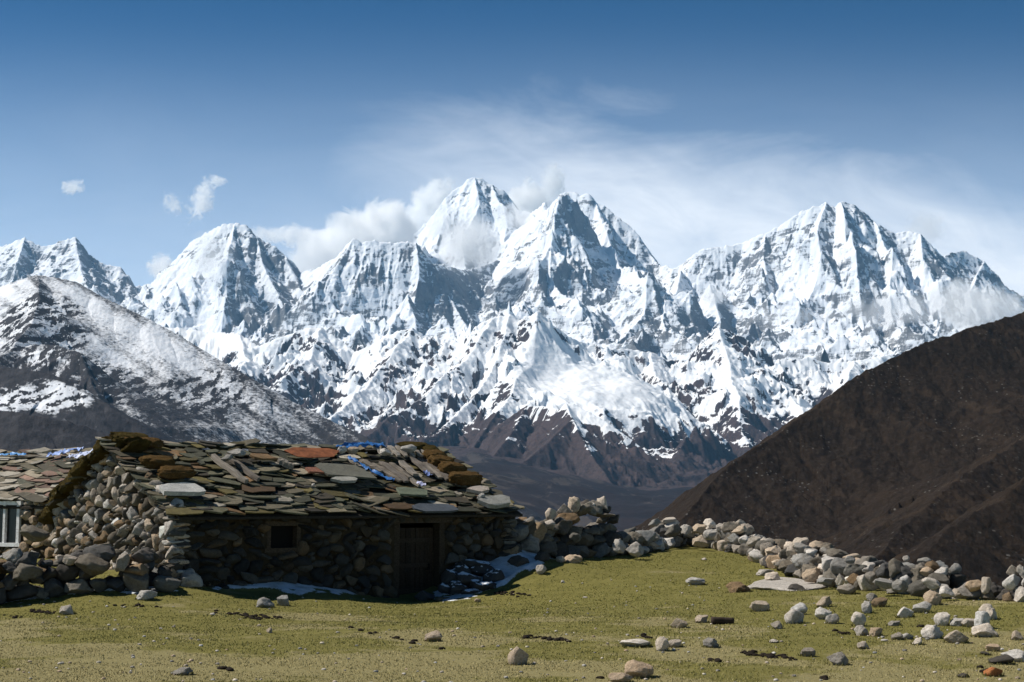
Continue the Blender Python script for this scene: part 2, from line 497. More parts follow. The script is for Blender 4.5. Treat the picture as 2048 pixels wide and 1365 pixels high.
# ---- 2. the lower craggy range and the pyramid ridge in front of it, 4.8 to 8.6 km away
MID = [
    ([(-900, 640, 8300), (-300, 640, 8200), (150, 650, 8100), (300, 655, 8000), (420, 660, 7900), (480, 668, 7700), (520, 690, 7500), (560, 672, 7500), (600, 655, 7500), (640, 650, 7500), (680, 676, 7450), (712, 704, 7400), (745, 690, 7300), (770, 672, 7250), (800, 662, 7200), (822, 656, 7200),
      (845, 668, 7200), (870, 672, 7200), (900, 676, 7200), (925, 690, 7100), (940, 672, 7000), (958, 655, 6950), (975, 640, 6900), (990, 634, 6900), (1010, 632, 6900), (1024, 629, 6900), (1035, 640, 6900), (1052, 637, 6900),
      (1068, 628, 6850), (1078, 622, 6850), (1092, 640, 6850), (1120, 655, 6900), (1145, 672, 6900), (1180, 690, 7000), (1215, 694, 7100), (1260, 700, 7200), (1300, 704, 7300), (1340, 716, 7400), (1370, 722, 7450),
      (1395, 706, 7400), (1412, 685, 7350), (1428, 662, 7300), (1440, 652, 7300), (1452, 664, 7300), (1475, 682, 7300), (1500, 705, 7400), (1530, 716, 7400), (1580, 718, 7400), (1620, 714, 7400),
      (1660, 722, 7400), (1710, 718, 7400), (1760, 712, 7400), (1820, 700, 7500), (1900, 690, 7600), (2100, 680, 7800), (2500, 660, 8000), (2900, 650, 8000)], 1.05, 900, .55),
    ([(990, 634, 6900), (950, 690, 6600), (900, 740, 6350), (850, 790, 6100), (790, 830, 5900), (735, 870, 5700)], .95, 500, .6),
    ([(1024, 629, 6900), (1000, 690, 6600), (975, 750, 6300), (935, 810, 6000), (880, 860, 5700), (830, 890, 5500)], .95, 500, .6),
    ([(1078, 622, 6850), (1060, 680, 6500), (1040, 735, 6200), (1020, 790, 5900), (980, 850, 5600), (950, 890, 5400)], .95, 500, .6),
    ([(822, 656, 7200), (780, 720, 6800), (740, 760, 6600), (700, 800, 6300), (660, 840, 6000)], .95, 500, .6),
    ([(900, 676, 7200), (860, 740, 6800), (800, 800, 6400), (740, 850, 6000)], .9, 500, .55),
    ([(640, 650, 7500), (620, 720, 7000), (560, 760, 6600)], .95, 500, .6),
    ([(480, 668, 7700), (500, 720, 7200), (470, 750, 6800)], .95, 500, .6),
    ([(1180, 690, 7000), (1215, 735, 6700), (1240, 765, 6500)], .9, 400, .5),
    ([(1300, 704, 7300), (1310, 750, 6900), (1340, 790, 6600), (1330, 800, 6500)], .9, 400, .5),
    ([(1440, 652, 7300), (1460, 720, 6900), (1470, 770, 6500), (1480, 840, 6100), (1500, 900, 5800)], .9, 500, .6),
    ([(1530, 716, 7400), (1560, 770, 6900), (1600, 810, 6500), (1620, 860, 6100)], .9, 500, .55),
    ([(1710, 718, 7400), (1690, 770, 6900), (1650, 800, 6600)], .9, 500, .55),
    ([(1340, 790, 6600), (1370, 830, 6300), (1400, 880, 6000), (1430, 930, 5700), (1450, 975, 5500)], .85, 500, .55),
    # the pyramid ridge
    ([(1000, 850, 5600), (1030, 828, 5500), (1052, 812, 5450), (1085, 812, 5400), (1120, 818, 5300), (1133, 804, 5300), (1150, 806, 5300), (1180, 822, 5250), (1215, 842, 5200), (1250, 868, 5150), (1290, 900, 5100), (1330, 940, 5050), (1365, 975, 5000), (1400, 1005, 4950)], .85, 900, .28),
    ([(1133, 804, 5300), (1146, 838, 5050), (1160, 872, 4900), (1185, 915, 4750), (1215, 955, 4600), (1240, 985, 4500)], .95, 900, .22),
    ([(1052, 812, 5450), (1020, 870, 5100), (985, 915, 4850), (960, 935, 4750)], .9, 700, .35),
    ([(1146, 838, 5050), (1100, 880, 4850), (1050, 920, 4700), (1010, 945, 4600)], .8, 800, .35),
]


def valley_z(X, Y):
    ky = np.array([40, 60, 130, 250, 600, 1500, 2500, 3500, 4500, 5200, 6500, 9000], dtype=np.float32)
    kz = np.array([-9, -11, -22, -45, -70, -66, -50, -22, 18, 45, 120, 320], dtype=np.float32)
    z = np.interp(Y, ky, kz).astype(np.float32)
    a = smooth01(Y, 150, 2500)
    z = z + fbm(X / 700, Y / 900, 5, 71) * 38 * a + fbm(X / 90, Y / 90, 4, 73) * 5 * a
    z = z + 118 * smooth01(-X / Y, -.10, .055) * smooth01(Y, 2400, 4100)
    z = z + smooth01(np.abs(X / Y + 0.02), .16, .42) * 100 * smooth01(Y, 1500, 4500)
    z = z + ridged(X / 900 + Y / 2500, Y / 420, 3, 79) * 14 * a
    return z


def mid_z(X, Y):
    wx = fbm(X / 420, Y / 420, 4, 12) * 60
    wy = fbm(X / 420 + 40, Y / 420, 4, 18) * 70
    pyr = smooth01(-np.hypot((X - 330) / 700, (Y - 5050) / 600), -1.15, -.7)
    wx = wx * (1 - .8 * pyr); wy = wy * (1 - .8 * pyr)
    H, D, G = ridge_field(X + wx * .4, Y + wy, MID, 75.0, 22)
    k = np.clip(D / 170, 0.15, 1)
    H = H + (ridged(X / 330 + Y / 900, Y / 420, 5, 33, .52) - 0.8) * 66 * k * (1 - .55 * pyr)
    H = H + (ridged((X + Y * .5) / 70, Y / 150, 4, 38, .6) - .8) * 13 * (1 - .35 * pyr) * np.clip(D / 60, .2, 1)
    H = H + fbm(X / 26, Y / 26, 3, 43, .6) * 8 * (1 - .5 * pyr)
    # snow filled basin below the high peaks
    bx, by = P(1190, 760, 6300)[:2]
    bowl = P(1190, 760, 6300)[2]
    b = smooth01(-np.hypot((X - bx) / 420, (Y - by) / 560), -1.15, -.4)
    H = H * (1 - b) + b * (bowl - 10 + (Y - by) * 0.26 - np.abs(X - bx) * .06 + fbm(X / 200, Y / 260, 4, 83) * 26)
    vz = valley_z(X, Y)
    H = np.maximum(H, vz + fbm(X / 300, Y / 300, 4, 53) * 10)
    nx, ny, nz = slope_of(X, Y, H)
    pyf = H
    line = 215 + fbm(X / 420, Y / 420, 3, 91) * 170
    alt = (H - line)
    st = fbm((X + Y * .8) / 220, (X * .6 - Y) / 900 + H / 160, 5, 63, .65)
    snow = 0.75 + (nz - 0.70) * 1.8 + st * 0.62 + fbm(X / 90, Y / 110, 4, 67, .6) * 0.38 + fbm(X / 300, Y / 300, 3, 69) * .85
    snow += 0.30 * smooth01(alt, 0, 500) - 1.15 * smooth01(-alt, -110, 110)
    snow += 0.9 * b
    snow -= 1.4 * smooth01(-(H - vz), -24, -6)
    # rock stays bare on the sun side of the pyramid, snow lies on its right flank
    side = (X - P(1146, 838, 5050)[0]) - (5050 - Y) * .24
    snow += pyr * (1.25 * smooth01(side, -10, 60) * smooth01(H, 200, 345) - 0.45 * smooth01(-side, -10, 60))
    snow -= pyr * .55
    snow += pyr * 1.15 * smooth01(fbm((X - Y * .7) / 42, (X + Y) / 520, 4, 95, .6), .12, .30) * smooth01(H, 70, 230)
    snow += pyr * .9 * smooth01(-D, -75, -15) * smooth01(X - 190, 0, 60)
    snow -= .7 * smooth01(-H, -400, -200) * smooth01(-X, -150, 150)
    warm = smooth01(-alt, -260, 150)
    return H, {'snow': snow, 'warm': warm}


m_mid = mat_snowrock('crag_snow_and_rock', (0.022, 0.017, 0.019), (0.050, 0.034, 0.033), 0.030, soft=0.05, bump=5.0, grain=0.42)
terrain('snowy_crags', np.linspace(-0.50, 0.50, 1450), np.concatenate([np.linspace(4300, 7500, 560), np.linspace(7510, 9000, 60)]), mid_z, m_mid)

# ---- 3. the snow dusted scree hill on the left, 2 to 4.2 km away
LEFT = [
    ([(-700, 690, 4200), (-300, 640, 3900), (-100, 600, 3700), (0, 572, 3600), (40, 560, 3550), (75, 552, 3500), (110, 556, 3500), (150, 564, 3480), (200, 590, 3440), (250, 615, 3400), (300, 640, 3360), (350, 668, 3320),
      (400, 700, 3280), (450, 728, 3240), (500, 756, 3200), (560, 790, 3150), (620, 822, 3100), (680, 852, 3050), (740, 878, 3000), (800, 903, 2950), (900, 935, 2900), (1000, 985, 2800)], .62, 2600, .04),
    ([(75, 552, 3500), (85, 600, 3250), (60, 650, 3050), (20, 700, 2850), (-60, 740, 2700)], .75, 700, .2),
    ([(60, 690, 2900), (110, 690, 2830), (165, 706, 2780), (180, 750, 2700), (205, 800, 2600), (260, 850, 2500)], .70, 500, .25),
    ([(-300, 735, 2500), (-60, 728, 2400), (0, 732, 2350), (70, 742, 2320), (130, 756, 2300), (170, 780, 2280), (220, 812, 2250), (270, 845, 2220), (330, 885, 2200), (420, 930, 2150)], .6, 1500, .05),
    ([(-300, 800, 1750), (-60, 815, 1700), (60, 826, 1650), (150, 842, 1650), (210, 862, 1650), (260, 890, 1640), (330, 930, 1600), (420, 980, 1560)], .45, 1500, .04),
]


def left_z(X, Y):
    wx = fbm(X / 300, Y / 300, 4, 13) * 30
    wy = fbm(X / 300 + 40, Y / 300, 4, 19) * 40
    H, D, G = ridge_field(X + wx * .4, Y + wy * .6, LEFT, 60.0, 23, 18)
    H = H + (ridged(X / 170 + Y / 700, Y / 600, 4, 34) - 0.8) * 5 * np.clip(D / 150, .1, 1)
    H = H + fbm(X / 10, Y / 14, 4, 44) * 1.5
    H = H + fbm(X / 120, Y / 200, 3, 46) * 7 * np.clip(D / 100, .1, 1)
    vz = valley_z(X, Y)
    H = np.maximum(H, vz - 6)
    nx, ny, nz = slope_of(X, Y, H)
    line = 225
    alt = H - line
    # streaks of snow run straight down the scree
    q = X * .55 + H * .84
    streak = fbm(q / 30, (X - .65 * H) / 420, 5, 93, .65)
    big = fbm(X / 300 + 3, H / 130, 3, 97)
    snow = 0.44 + 0.40 * np.clip(alt / 170, -1.2, .75) + streak * .42 + big * .34 + (nz - .82) * .5
    snow -= .25 * smooth01(-D, -45, 0)
    low = smooth01(-Y, -2450, -2300)
    q_ = P(70, 790, 2200)
    snow += 1.2 * smooth01(-np.hypot((X - q_[0]) / 95, (H - q_[2]) / 34), -1.2, -.5) * low * smooth01(fbm(X / 22, H / 14, 4, 92, .65), -.25, .05)
    snow += low * .55 * fbm((X * .45 + H) / 16, (X - H) / 300, 4, 94, .65)
    snow = snow - low * (.30 - .9 * smooth01(big, .05, .3) * smooth01(H, 120, 170)) 
    for (a, b_, c_, rr, ss) in ((45, 625, 3150, 95, .05), (70, 670, 3000, 70, .0), (110, 735, 2760, 120, .0), (165, 770, 2680, 80, .05), (370, 790, 2900, 110, .16)):
        q_ = P(a, b_, c_)
        bl = smooth01(-np.hypot(X - q_[0], (H - q_[2]) * 1.2) / rr, -1.1, -.4) * smooth01(-np.abs(Y - c_), -420, -200)
        snow -= 1.5 * bl * smooth01(fbm(X / 24, H / 22, 5, 99, .7), ss - .08, ss + .08)
    snow = np.minimum(snow, 1.1)
    return H, {'snow': snow}


m_left = mat_snowrock('scree_with_snow_dust', (0.007, 0.007, 0.009), (0.030, 0.028, 0.031), 0.13, soft=0.34, bump=1.6, grain=0.80, stw=0.15, snowcol=(0.80, 0.82, 0.86))
terrain('scree_hill', np.linspace(-0.50, 0.04, 1100), np.concatenate([np.linspace(900, 1480, 60), np.linspace(1484, 4100, 640)]), left_z, m_left)

# ---- 4. valley floor: dark heath that runs from the meadow's edge to the foot of the crags
m_val, t = new_mat('valley_heath')
pos = t.add('ShaderNodeNewGeometry').outputs['Position']
n = t.noise(pos, 0.004, 6, 0.6, 0.5)
n2 = t.noise(pos, 0.05, 6, 0.7)
st = t.add('ShaderNodeMapping', {0: pos, 'Scale': (1, .35, 1)})
n3 = t.noise(st.outputs[0], 0.006, 7, 0.7, 1.2)
c = t.mix(t.mapr(n, .35, .65), (0.012, 0.010, 0.012), (0.024, 0.018, 0.020))
c = t.mix(t.mapr(n2, .45, .75, 0, .6), c, (0.036, 0.029, 0.030))
c = t.mix(t.mapr(n3, .53, .60, 0, .38, True), c, (0.12, 0.10, 0.085))
bp = t.add('ShaderNodeBump', {'Strength': .6, 'Distance': 3.0, 'Height': n2})
finish(t, c, .95, bp.outputs[0], .1)
terrain('valley_floor', np.linspace(-0.75, 0.75, 500), np.concatenate([np.geomspace(80, 1500, 150), np.linspace(1515, 8200, 320)]), lambda X, Y: (valley_z(X, Y) - 0.3 * smooth01(-Y, -90, -82), {}), m_val)

# ---- 5. the dark heath hill on the right, 0.35 to 1.3 km away
RIGHT = [
    ([(2700, 400, 1250), (2300, 545, 1080), (2150, 590, 1000), (2075, 612, 965), (2048, 622, 950), (1990, 641, 930), (1930, 658, 910), (1860, 684, 890), (1800, 712, 870), (1740, 742, 850), (1690, 772, 835), (1640, 808, 820), (1590, 842, 800),
      (1545, 874, 780), (1500, 905, 760), (1460, 938, 740), (1430, 962, 725), (1405, 985, 710), (1380, 1012, 700), (1355, 1040, 690), (1300, 1100, 680)], .72, 3000, .05),
    ([(2300, 740, 800), (2100, 840, 700), (1960, 930, 620), (1880, 1000, 560), (1800, 1070, 520), (1700, 1160, 470)], .62, 800, .10),
    ([(2400, 860, 560), (2200, 900, 500), (2048, 960, 460), (1930, 1040, 410), (1840, 1110, 380), (1760, 1180, 350)], .62, 700, .10),
]


def right_z(X, Y):
    wx = fbm(X / 90, Y / 90, 4, 14) * 10
    wy = fbm(X / 90 + 40, Y / 90, 4, 20) * 14
    H, D, G = ridge_field(X + wx * .5, Y + wy * .6, RIGHT, 26.0, 24, 26)
    H = H + fbm(X / 60, Y / 80, 4, 35) * 7 * np.clip(D / 60, .06, 1)
    H = H + fbm(X / 6, Y / 6, 4, 45) * 1.4 + (ridged((X + Y * .8) / 38, (Y - X * .6) / 190, 3, 49) - .8) * 1.4 * np.clip(D / 50, 0, 1)
    H = np.maximum(H, valley_z(X, Y) - 3)
    nx, ny, nz = slope_of(X, Y, H)
    q = X * .5 + Y * .9
    return H, {'snow': fbm((X * .75 + Y) / 30, (Y - X * .8) / 260, 5, 101, .6) * 1.2 + .5}


m_rt, t = new_mat('hill_heath')
pos = t.add('ShaderNodeNewGeometry').outputs['Position']
at = t.add('ShaderNodeAttribute', attribute_name='snow').outputs['Fac']
n = t.noise(pos, 0.012, 6, 0.6, 0.6)
n2 = t.noise(pos, 0.35, 7, 0.75)
n3 = t.noise(pos, 0.09, 5, 0.65, .5)
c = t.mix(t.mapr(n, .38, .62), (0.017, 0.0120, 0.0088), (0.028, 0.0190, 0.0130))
c = t.mix(t.mapr(n2, .5, .72, 0, .55), c, (0.060, 0.048, 0.038))
f = t.m('MULTIPLY', t.mapr(at, .50, .95, 0, 1, True), t.mapr(n3, .40, .62, .1, 1))
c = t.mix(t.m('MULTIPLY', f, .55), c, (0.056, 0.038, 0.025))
vo = t.add('ShaderNodeTexVoronoi', {0: pos, 'Scale': .30, 'Randomness': 1.0})
spk = t.m('MULTIPLY', t.mapr(vo.outputs['Distance'], .14, .20, 1, 0), t.mapr(t.noise(pos, .03, 3, .6), .50, .62))
c = t.mix(t.m('MULTIPLY', spk, .8), c, (0.15, 0.14, 0.13))
bp = t.add('ShaderNodeBump', {'Strength': .9, 'Distance': 1.4, 'Height': t.m('ADD', n2, t.m('MULTIPLY', n3, 1.5))})
finish(t, c, .97, bp.outputs[0], .08)
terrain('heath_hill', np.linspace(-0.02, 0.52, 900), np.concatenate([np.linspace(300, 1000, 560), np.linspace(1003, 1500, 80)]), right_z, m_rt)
# ================================================================ the meadow
_ctl = [P(*c) for c in [(-300, 1365, 15.5), (0, 1365, 15.5), (1024, 1365, 15.5), (2048, 1365, 15.5), (2400, 1365, 15.5),
        (-300, 1215, 26), (0, 1207, 26.5), (350, 1182, 27.3), (480, 1186, 28.5), (700, 1192, 30), (870, 1206, 30.2), (835, 1196, 31.6),
        (1000, 1166, 32), (1100, 1120, 34.5), (1060, 1107, 34.2), (1150, 1122, 34.8), (1230, 1108, 37), (1330, 1090, 40), (1450, 1102, 38.3),
        (1560, 1130, 33.5), (1620, 1168, 29.5), (1700, 1187, 26.5), (1880, 1202, 24.5), (2048, 1207, 23.5), (2300, 1215, 23),
        (300, 1260, 21.5), (1024, 1250, 22.3), (1500, 1240, 22.3), (1900, 1290, 18.5), (350, 1167, 28), (560, 1162, 29.7), (1015, 1106, 33.6)]]
_ctl += [np.array(p) for p in [(0, 5, .1), (-12, 5, 0), (12, 5, .1), (0, -12, 0), (-45, -12, 0), (45, -12, 0), (-45, 30, .3), (45, 20, .3), (-10, 39, .7), (0, 41, .5), (-22, 38, .4), (16, 40, 0), (16, 62, -1), (9, 46, .2), (0, 62, -1), (32, 40, 0), (16, 24, .3), (24, 14, .3), (-45, 60, 0), (45, 60, 0)]]
_ctl = np.array(_ctl)


def _tps(a, b):
    r2 = (a[:, None, 0] - b[None, :, 0]) ** 2 + (a[:, None, 1] - b[None, :, 1]) ** 2
    return 0.5 * r2 * np.log(r2 + 1e-9)


_n = len(_ctl)
_A = np.zeros((_n + 3, _n + 3))
_A[:_n, :_n] = _tps(_ctl, _ctl) + np.eye(_n) * 0.02
_A[:_n, _n] = 1; _A[:_n, _n + 1:] = _ctl[:, :2]
_A[_n, :_n] = 1; _A[_n + 1:, :_n] = _ctl[:, :2].T
_w = np.linalg.solve(_A, np.concatenate([_ctl[:, 2], [0, 0, 0]]))
RIM = np.array([(-60, 47), (-30, 46), (-8, 45), (-1.5, 42), (1.0, 36.5), (2.75, 38), (4.3, 41), (5.9, 39.3), (6.6, 34), (6.7, 30.3), (6.9, 27.3), (7.8, 25.3), (8.8, 24.4), (10.8, 23.9), (16, 22.8), (60, 12)], dtype=float)


def poly_sd(x, y, poly):
    """signed distance, positive inside the polygon"""
    best = np.full(x.shape, 1e9); ins = np.zeros(x.shape, dtype=bool)
    n = len(poly)
    for i in range(n):
        a = poly[i]; b = poly[(i + 1) % n]
        dx, dy = b[0] - a[0], b[1] - a[1]
        t = np.clip(((x - a[0]) * dx + (y - a[1]) * dy) / (dx * dx + dy * dy + 1e-9), 0, 1)
        best = np.minimum(best, np.hypot(x - a[0] - t * dx, y - a[1] - t * dy))
        c = ((a[1] > y) != (b[1] > y)) & (x < (b[0] - a[0]) * (y - a[1]) / (b[1] - a[1] + 1e-12) + a[0])
        ins ^= c
    return np.where(ins, best, -best)


def rim_dist(x, y):
    """signed distance to the meadow's far rim, positive beyond it"""
    return -poly_sd(x, y, list(RIM) + [np.array((60.0, -60)), np.array((-60.0, -60))])


def gz(x, y, rough=True):
    x = np.atleast_1d(np.asarray(x, dtype=float)); y = np.atleast_1d(np.asarray(y, dtype=float))
    sh = x.shape
    q = np.stack([x.ravel(), y.ravel()], -1)
    z = np.empty(len(q))
    for i in range(0, len(q), 40000):
        k = q[i:i + 40000]
        z[i:i + 40000] = _tps(k, _ctl) @ _w[:_n] + _w[_n] + k @ _w[_n + 1:]
    z = z.reshape(sh)
    if rough:
        z = z + fbm(x / 2.6, y / 2.6, 3, 121) * .035 + fbm(x / .35, y / .35, 2, 125) * .006
    d = rim_dist(x, y)
    e = np.maximum(d, 0)
    z = z - 0.55 * e * e / (e + 1.5)
    lo = valley_z(x, y)
    return np.maximum(z, lo)


def ground_at(px, py, ymin=9.0, ymax=46.0):
    """where the line of sight through a photo pixel meets the meadow"""
    Ys = np.linspace(ymin, ymax, 150)
    pts = np.array([P(px, py, Y) for Y in Ys])
    dz = pts[:, 2] - gz(pts[:, 0], pts[:, 1], False)
    k = np.where((dz[:-1] > 0) & (dz[1:] <= 0))[0]
    if len(k) == 0:
        p = pts[int(np.argmin(np.abs(dz)))]
    else:
        i = k[0]; f = dz[i] / (dz[i] - dz[i + 1])
        p = P(px, py, Ys[i] + f * (Ys[1] - Ys[0]))
    return np.array((p[0], p[1], float(gz(p[0], p[1])[0])))


# the hut stands at a corner A; its long wall runs along DW, its gable along GW
DW = np.array((math.cos(R(40)), math.sin(R(40)), 0)); GW = np.array((-math.sin(R(40)), math.cos(R(40)), 0))
HA = np.array((P(352, 1000, 28)[0], 28.0, 0)); HL = 8.6; HWD = 5.66
snow_polys = [[ground_at(*p)[:2] for p in poly] for poly in (
    [(400, 1152), (425, 1172), (470, 1180), (520, 1183), (600, 1186), (680, 1187), (740, 1188), (772, 1183), (790, 1172), (800, 1160), (740, 1152), (640, 1150), (560, 1152), (480, 1146)],
    [(870, 1205), (905, 1203), (950, 1194), (990, 1180), (1020, 1163), (1050, 1147), (1085, 1130), (1108, 1118), (1112, 1108), (1080, 1102), (1030, 1106), (985, 1112), (930, 1122), (890, 1150)],
    [(-60, 1216), (20, 1208), (60, 1200), (110, 1191), (180, 1187), (260, 1186), (335, 1181), (350, 1174), (260, 1178), (150, 1182), (60, 1190), (-60, 1203)])]

xs = np.concatenate([np.linspace(-60, -17, 50)[:-1], np.linspace(-17, 18, 540), np.linspace(18, 60, 50)[1:]])
ys = np.concatenate([np.linspace(-12, 12, 30)[:-1], np.linspace(12, 40, 400), np.linspace(40, 84, 90)[1:]])
GX, GY = np.meshgrid(xs, ys)
GZ = gz(GX, GY)
sn = np.full(GX.shape, -1e9)
for p in snow_polys:
    sn = np.maximum(sn, poly_sd(GX, GY, p))
snw = smooth01(sn + fbm(GX / .5, GY / .5, 4, 131) * .55, -.10, .20)
GZ = GZ + snw * (0.03 + 0.03 * smooth01(-np.abs(sn - .12), -.15, 0))
# bank of trodden earth under the walls
dry = smooth01(1.25 * fbm(GX / 3.4 + 2, GY / 2.6, 4, 135, .6) + (22.5 - GY) * .06 - .05 * (GX > 0), -.25, .55)
rimd = rim_dist(GX, GY)
dirt = smooth01(rimd, -1.3, .2) * .8 + smooth01(fbm(GX / 1.3, GY / .9, 4, 139, .6), .34, .6) * .45
o = mesh_obj('meadow_ground', np.stack([GX, GY, GZ], -1).reshape(-1, 3), grid_faces(len(ys), len(xs)), None or bpy.data.materials.new('meadow_turf'))
m_gr = o.data.materials[0]
m_gr.use_nodes = True
for k, a in (('snow', snw), ('dry', dry), ('dirt', np.clip(dirt, 0, 1)), ('far', smooth01(rimd, 2, 12))):
    fattr(o.data, k, a)
tag(o, kind='structure')
t = NT(m_gr.node_tree)
pos = t.add('ShaderNodeNewGeometry').outputs['Position']
A = {k: t.add('ShaderNodeAttribute', attribute_name=k).outputs['Fac'] for k in ('snow', 'dry', 'dirt', 'far')}
n1 = t.noise(pos, 3.0, 6, .65); n2 = t.noise(pos, 26.0, 5, .7); n3 = t.noise(pos, .9, 5, .6, .8); n4 = t.noise(pos, 90.0, 3, .7)
g = t.mix(t.mapr(n1, .35, .65), (0.115, 0.108, 0.024), (0.180, 0.162, 0.044))
g = t.mix(t.mapr(n2, .35, .7, 0, .6), g, (0.200, 0.170, 0.065))
dr = t.mix(t.mapr(n2, .3, .7), (0.175, 0.150, 0.062), (0.290, 0.250, 0.120))
fd = t.mapr(t.m('ADD', A['dry'], t.m('MULTIPLY', t.m('SUBTRACT', n1, .5), 1.7)), .35, .85, 0, 1, True)
c = t.mix(fd, g, dr)
fe = t.mapr(t.m('ADD', A['dirt'], t.m('MULTIPLY', t.m('SUBTRACT', n1, .5), 1.5)), .55, .95, 0, .8, True)
c = t.mix(fe, c, t.mix(n2, (0.050, 0.034, 0.020), (0.125, 0.092, 0.058)))
c = t.mix(t.mapr(n4, .64, .74, 0, .6), c, (0.030, 0.028, 0.014))
c = t.mix(A['far'], c, t.mix(n3, (0.030, 0.024, 0.022), (0.060, 0.046, 0.036)))
fs = t.mapr(t.m('ADD', A['snow'], t.m('MULTIPLY', t.m('SUBTRACT', n2, .5), 1.2)), .38, .58, 0, 1, True)
c = t.mix(fs, c, t.mix(t.mapr(n1, .4, .65), (0.78, 0.81, 0.85), (0.52, 0.52, 0.51)))
hb = t.m('ADD', t.m('MULTIPLY', n2, 1.0), t.m('MULTIPLY', n4, .6))
bp = t.add('ShaderNodeBump', {'Strength': .55, 'Distance': .03, 'Height': hb})
finish(t, c, .95, bp.outputs[0], .1)

# short turf standing on the meadow: uncountable blades, one object
NB = 230000
r = np.random.default_rng(11)
yy = 13.5 + (r.random(NB) ** 1.35) * 24
uu = r.uniform(-.43, .43, NB)
xx = uu * yy
dd_ = rim_dist(xx, yy)
ins = np.ones(NB, bool)
for p in snow_polys:
    ins &= poly_sd(xx, yy, p) < -.02
hr = np.stack([xx - HA[0], yy - HA[1]], -1)
ha, hb_ = hr @ DW[:2], hr @ GW[:2]
ins &= ~((ha > -.4) & (ha < HL + .4) & (hb_ > -.9) & (hb_ < 7)) & (dd_ < -.1)
dn = fbm(xx / 1.3, yy / .9, 4, 139, .6)
ins &= r.random(NB) > smooth01(dn, .2, .5) * .9
xx = xx[ins]; yy = yy[ins]; n = len(xx)
zz = gz(xx, yy) - .004
ang = r.uniform(0, math.pi, n); hh = r.uniform(.010, .026, n) * (1 + .5 * fbm(xx * 1.2, yy * 1.2, 2, 141)); ww = r.uniform(.004, .010, n) * (yy / 16)
lx, ly = r.normal(0, .4, n) * hh, r.normal(0, .4, n) * hh
V = np.stack([np.stack([xx - np.cos(ang) * ww, yy - np.sin(ang) * ww, zz], -1),
              np.stack([xx + np.cos(ang) * ww, yy + np.sin(ang) * ww, zz], -1),
              np.stack([xx + lx, yy + ly, zz + hh], -1)], 1).reshape(-1, 3)
drg = smooth01(1.25 * fbm(xx / 3.4 + 2, yy / 2.6, 4, 135, .6) + (22.5 - yy) * .06 - .05 * (xx > 0) + r.normal(0, .25, n), -.25, .55)[:, None]
tn = (1 - drg) * np.array((.188, .178, .046)) + drg * np.array((.40, .33, .155))
tn = tn * r.uniform(.78, 1.22, (n, 1))
m_bl, t = new_mat('turf_blades')
ta = t.add('ShaderNodeAttribute', attribute_name='tint').outputs['Color']
finish(t, ta, .8, None, .15)
o = mesh_obj('short_grass', V, np.arange(3 * n).reshape(-1, 3), m_bl, tint=np.repeat(tn, 3, axis=0), smooth=False)
tag(o, 'short green and straw coloured turf covering the meadow', kind='stuff')


# ================================================================ stones
def icosphere(sub):
    t_ = (1 + 5 ** .5) / 2
    v = [(-1, t_, 0), (1, t_, 0), (-1, -t_, 0), (1, -t_, 0), (0, -1, t_), (0, 1, t_), (0, -1, -t_), (0, 1, -t_), (t_, 0, -1), (t_, 0, 1), (-t_, 0, -1), (-t_, 0, 1)]
    f = [(0, 11, 5), (0, 5, 1), (0, 1, 7), (0, 7, 10), (0, 10, 11), (1, 5, 9), (5, 11, 4), (11, 10, 2), (10, 7, 6), (7, 1, 8), (3, 9, 4), (3, 4, 2), (3, 2, 6), (3, 6, 8), (3, 8, 9), (4, 9, 5), (2, 4, 11), (6, 2, 10), (8, 6, 7), (9, 8, 1)]
    v = [np.array(p) / np.linalg.norm(p) for p in v]
    for _ in range(sub):
        c = {}; nf = []

        def mid(a, b):
            k = (min(a, b), max(a, b))
            if k not in c:
                p = v[a] + v[b]
                v.append(p / np.linalg.norm(p)); c[k] = len(v) - 1
            return c[k]
        for a, b, d in f:
            x, y, z = mid(a, b), mid(b, d), mid(d, a)
            nf += [(a, x, z), (b, y, x), (d, z, y), (x, y, z)]
        f = nf
    return np.array(v), np.array(f)


ICO = {s: icosphere(s) for s in (1, 2, 3)}


def stone_shape(seed, sub=3, cuts=8, rough=.07, lo=.55, hi=.9):
    """a stone about one unit in radius: a ball broken by flat faces, then weathered"""
    g_ = np.random.default_rng(seed)
    v = ICO[sub][0].copy()
    v += vn3(v * 1.1 + seed * 3.7)[:, None] * v * .18
    for _ in range(cuts):
        nrm = g_.normal(size=3); nrm /= np.linalg.norm(nrm)
        c = g_.uniform(lo, hi)
        d = v @ nrm - c
        v -= np.maximum(d, 0)[:, None] * nrm * .93
    v += (vn3(v * 3.1 + seed) * rough)[:, None] * v
    v += (vn3(v * 7.3 + seed) * rough * .45)[:, None] * v
    mn, mx = v.min(0), v.max(0)
    return (v - (mn + mx) / 2) / ((mx - mn) / 2)


def stone_nodes(t, basecol, pos, sc, lichen=.5):
    n1 = t.noise(pos, 2.6 * sc, 6, .68, .4); n2 = t.noise(pos, 11 * sc, 6, .75); n3 = t.noise(pos, 5.5 * sc, 4, .6, .9)
    c = t.mix(t.mapr(n1, .35, .65), t.mix(1.0, basecol, (.66, .64, .61), 'MULTIPLY'), basecol)
    c = t.mix(t.mapr(n2, .55, .75, 0, .55), c, t.mix(1.0, basecol, (1.45, 1.42, 1.38), 'MULTIPLY'))
    c = t.mix(t.mapr(n3, .56, .64, 0, lichen, True), c, (.045, .043, .038))
    c = t.mix(t.mapr(n2, .36, .28, 0, .5), c, (.07, .065, .055))
    hb = t.m('ADD', t.m('MULTIPLY', n1, .8), t.m('MULTIPLY', n2, .55))
    bp = t.add('ShaderNodeBump', {'Strength': .75, 'Distance': .045, 'Height': hb})
    finish(t, c, .9, bp.outputs[0], .2)


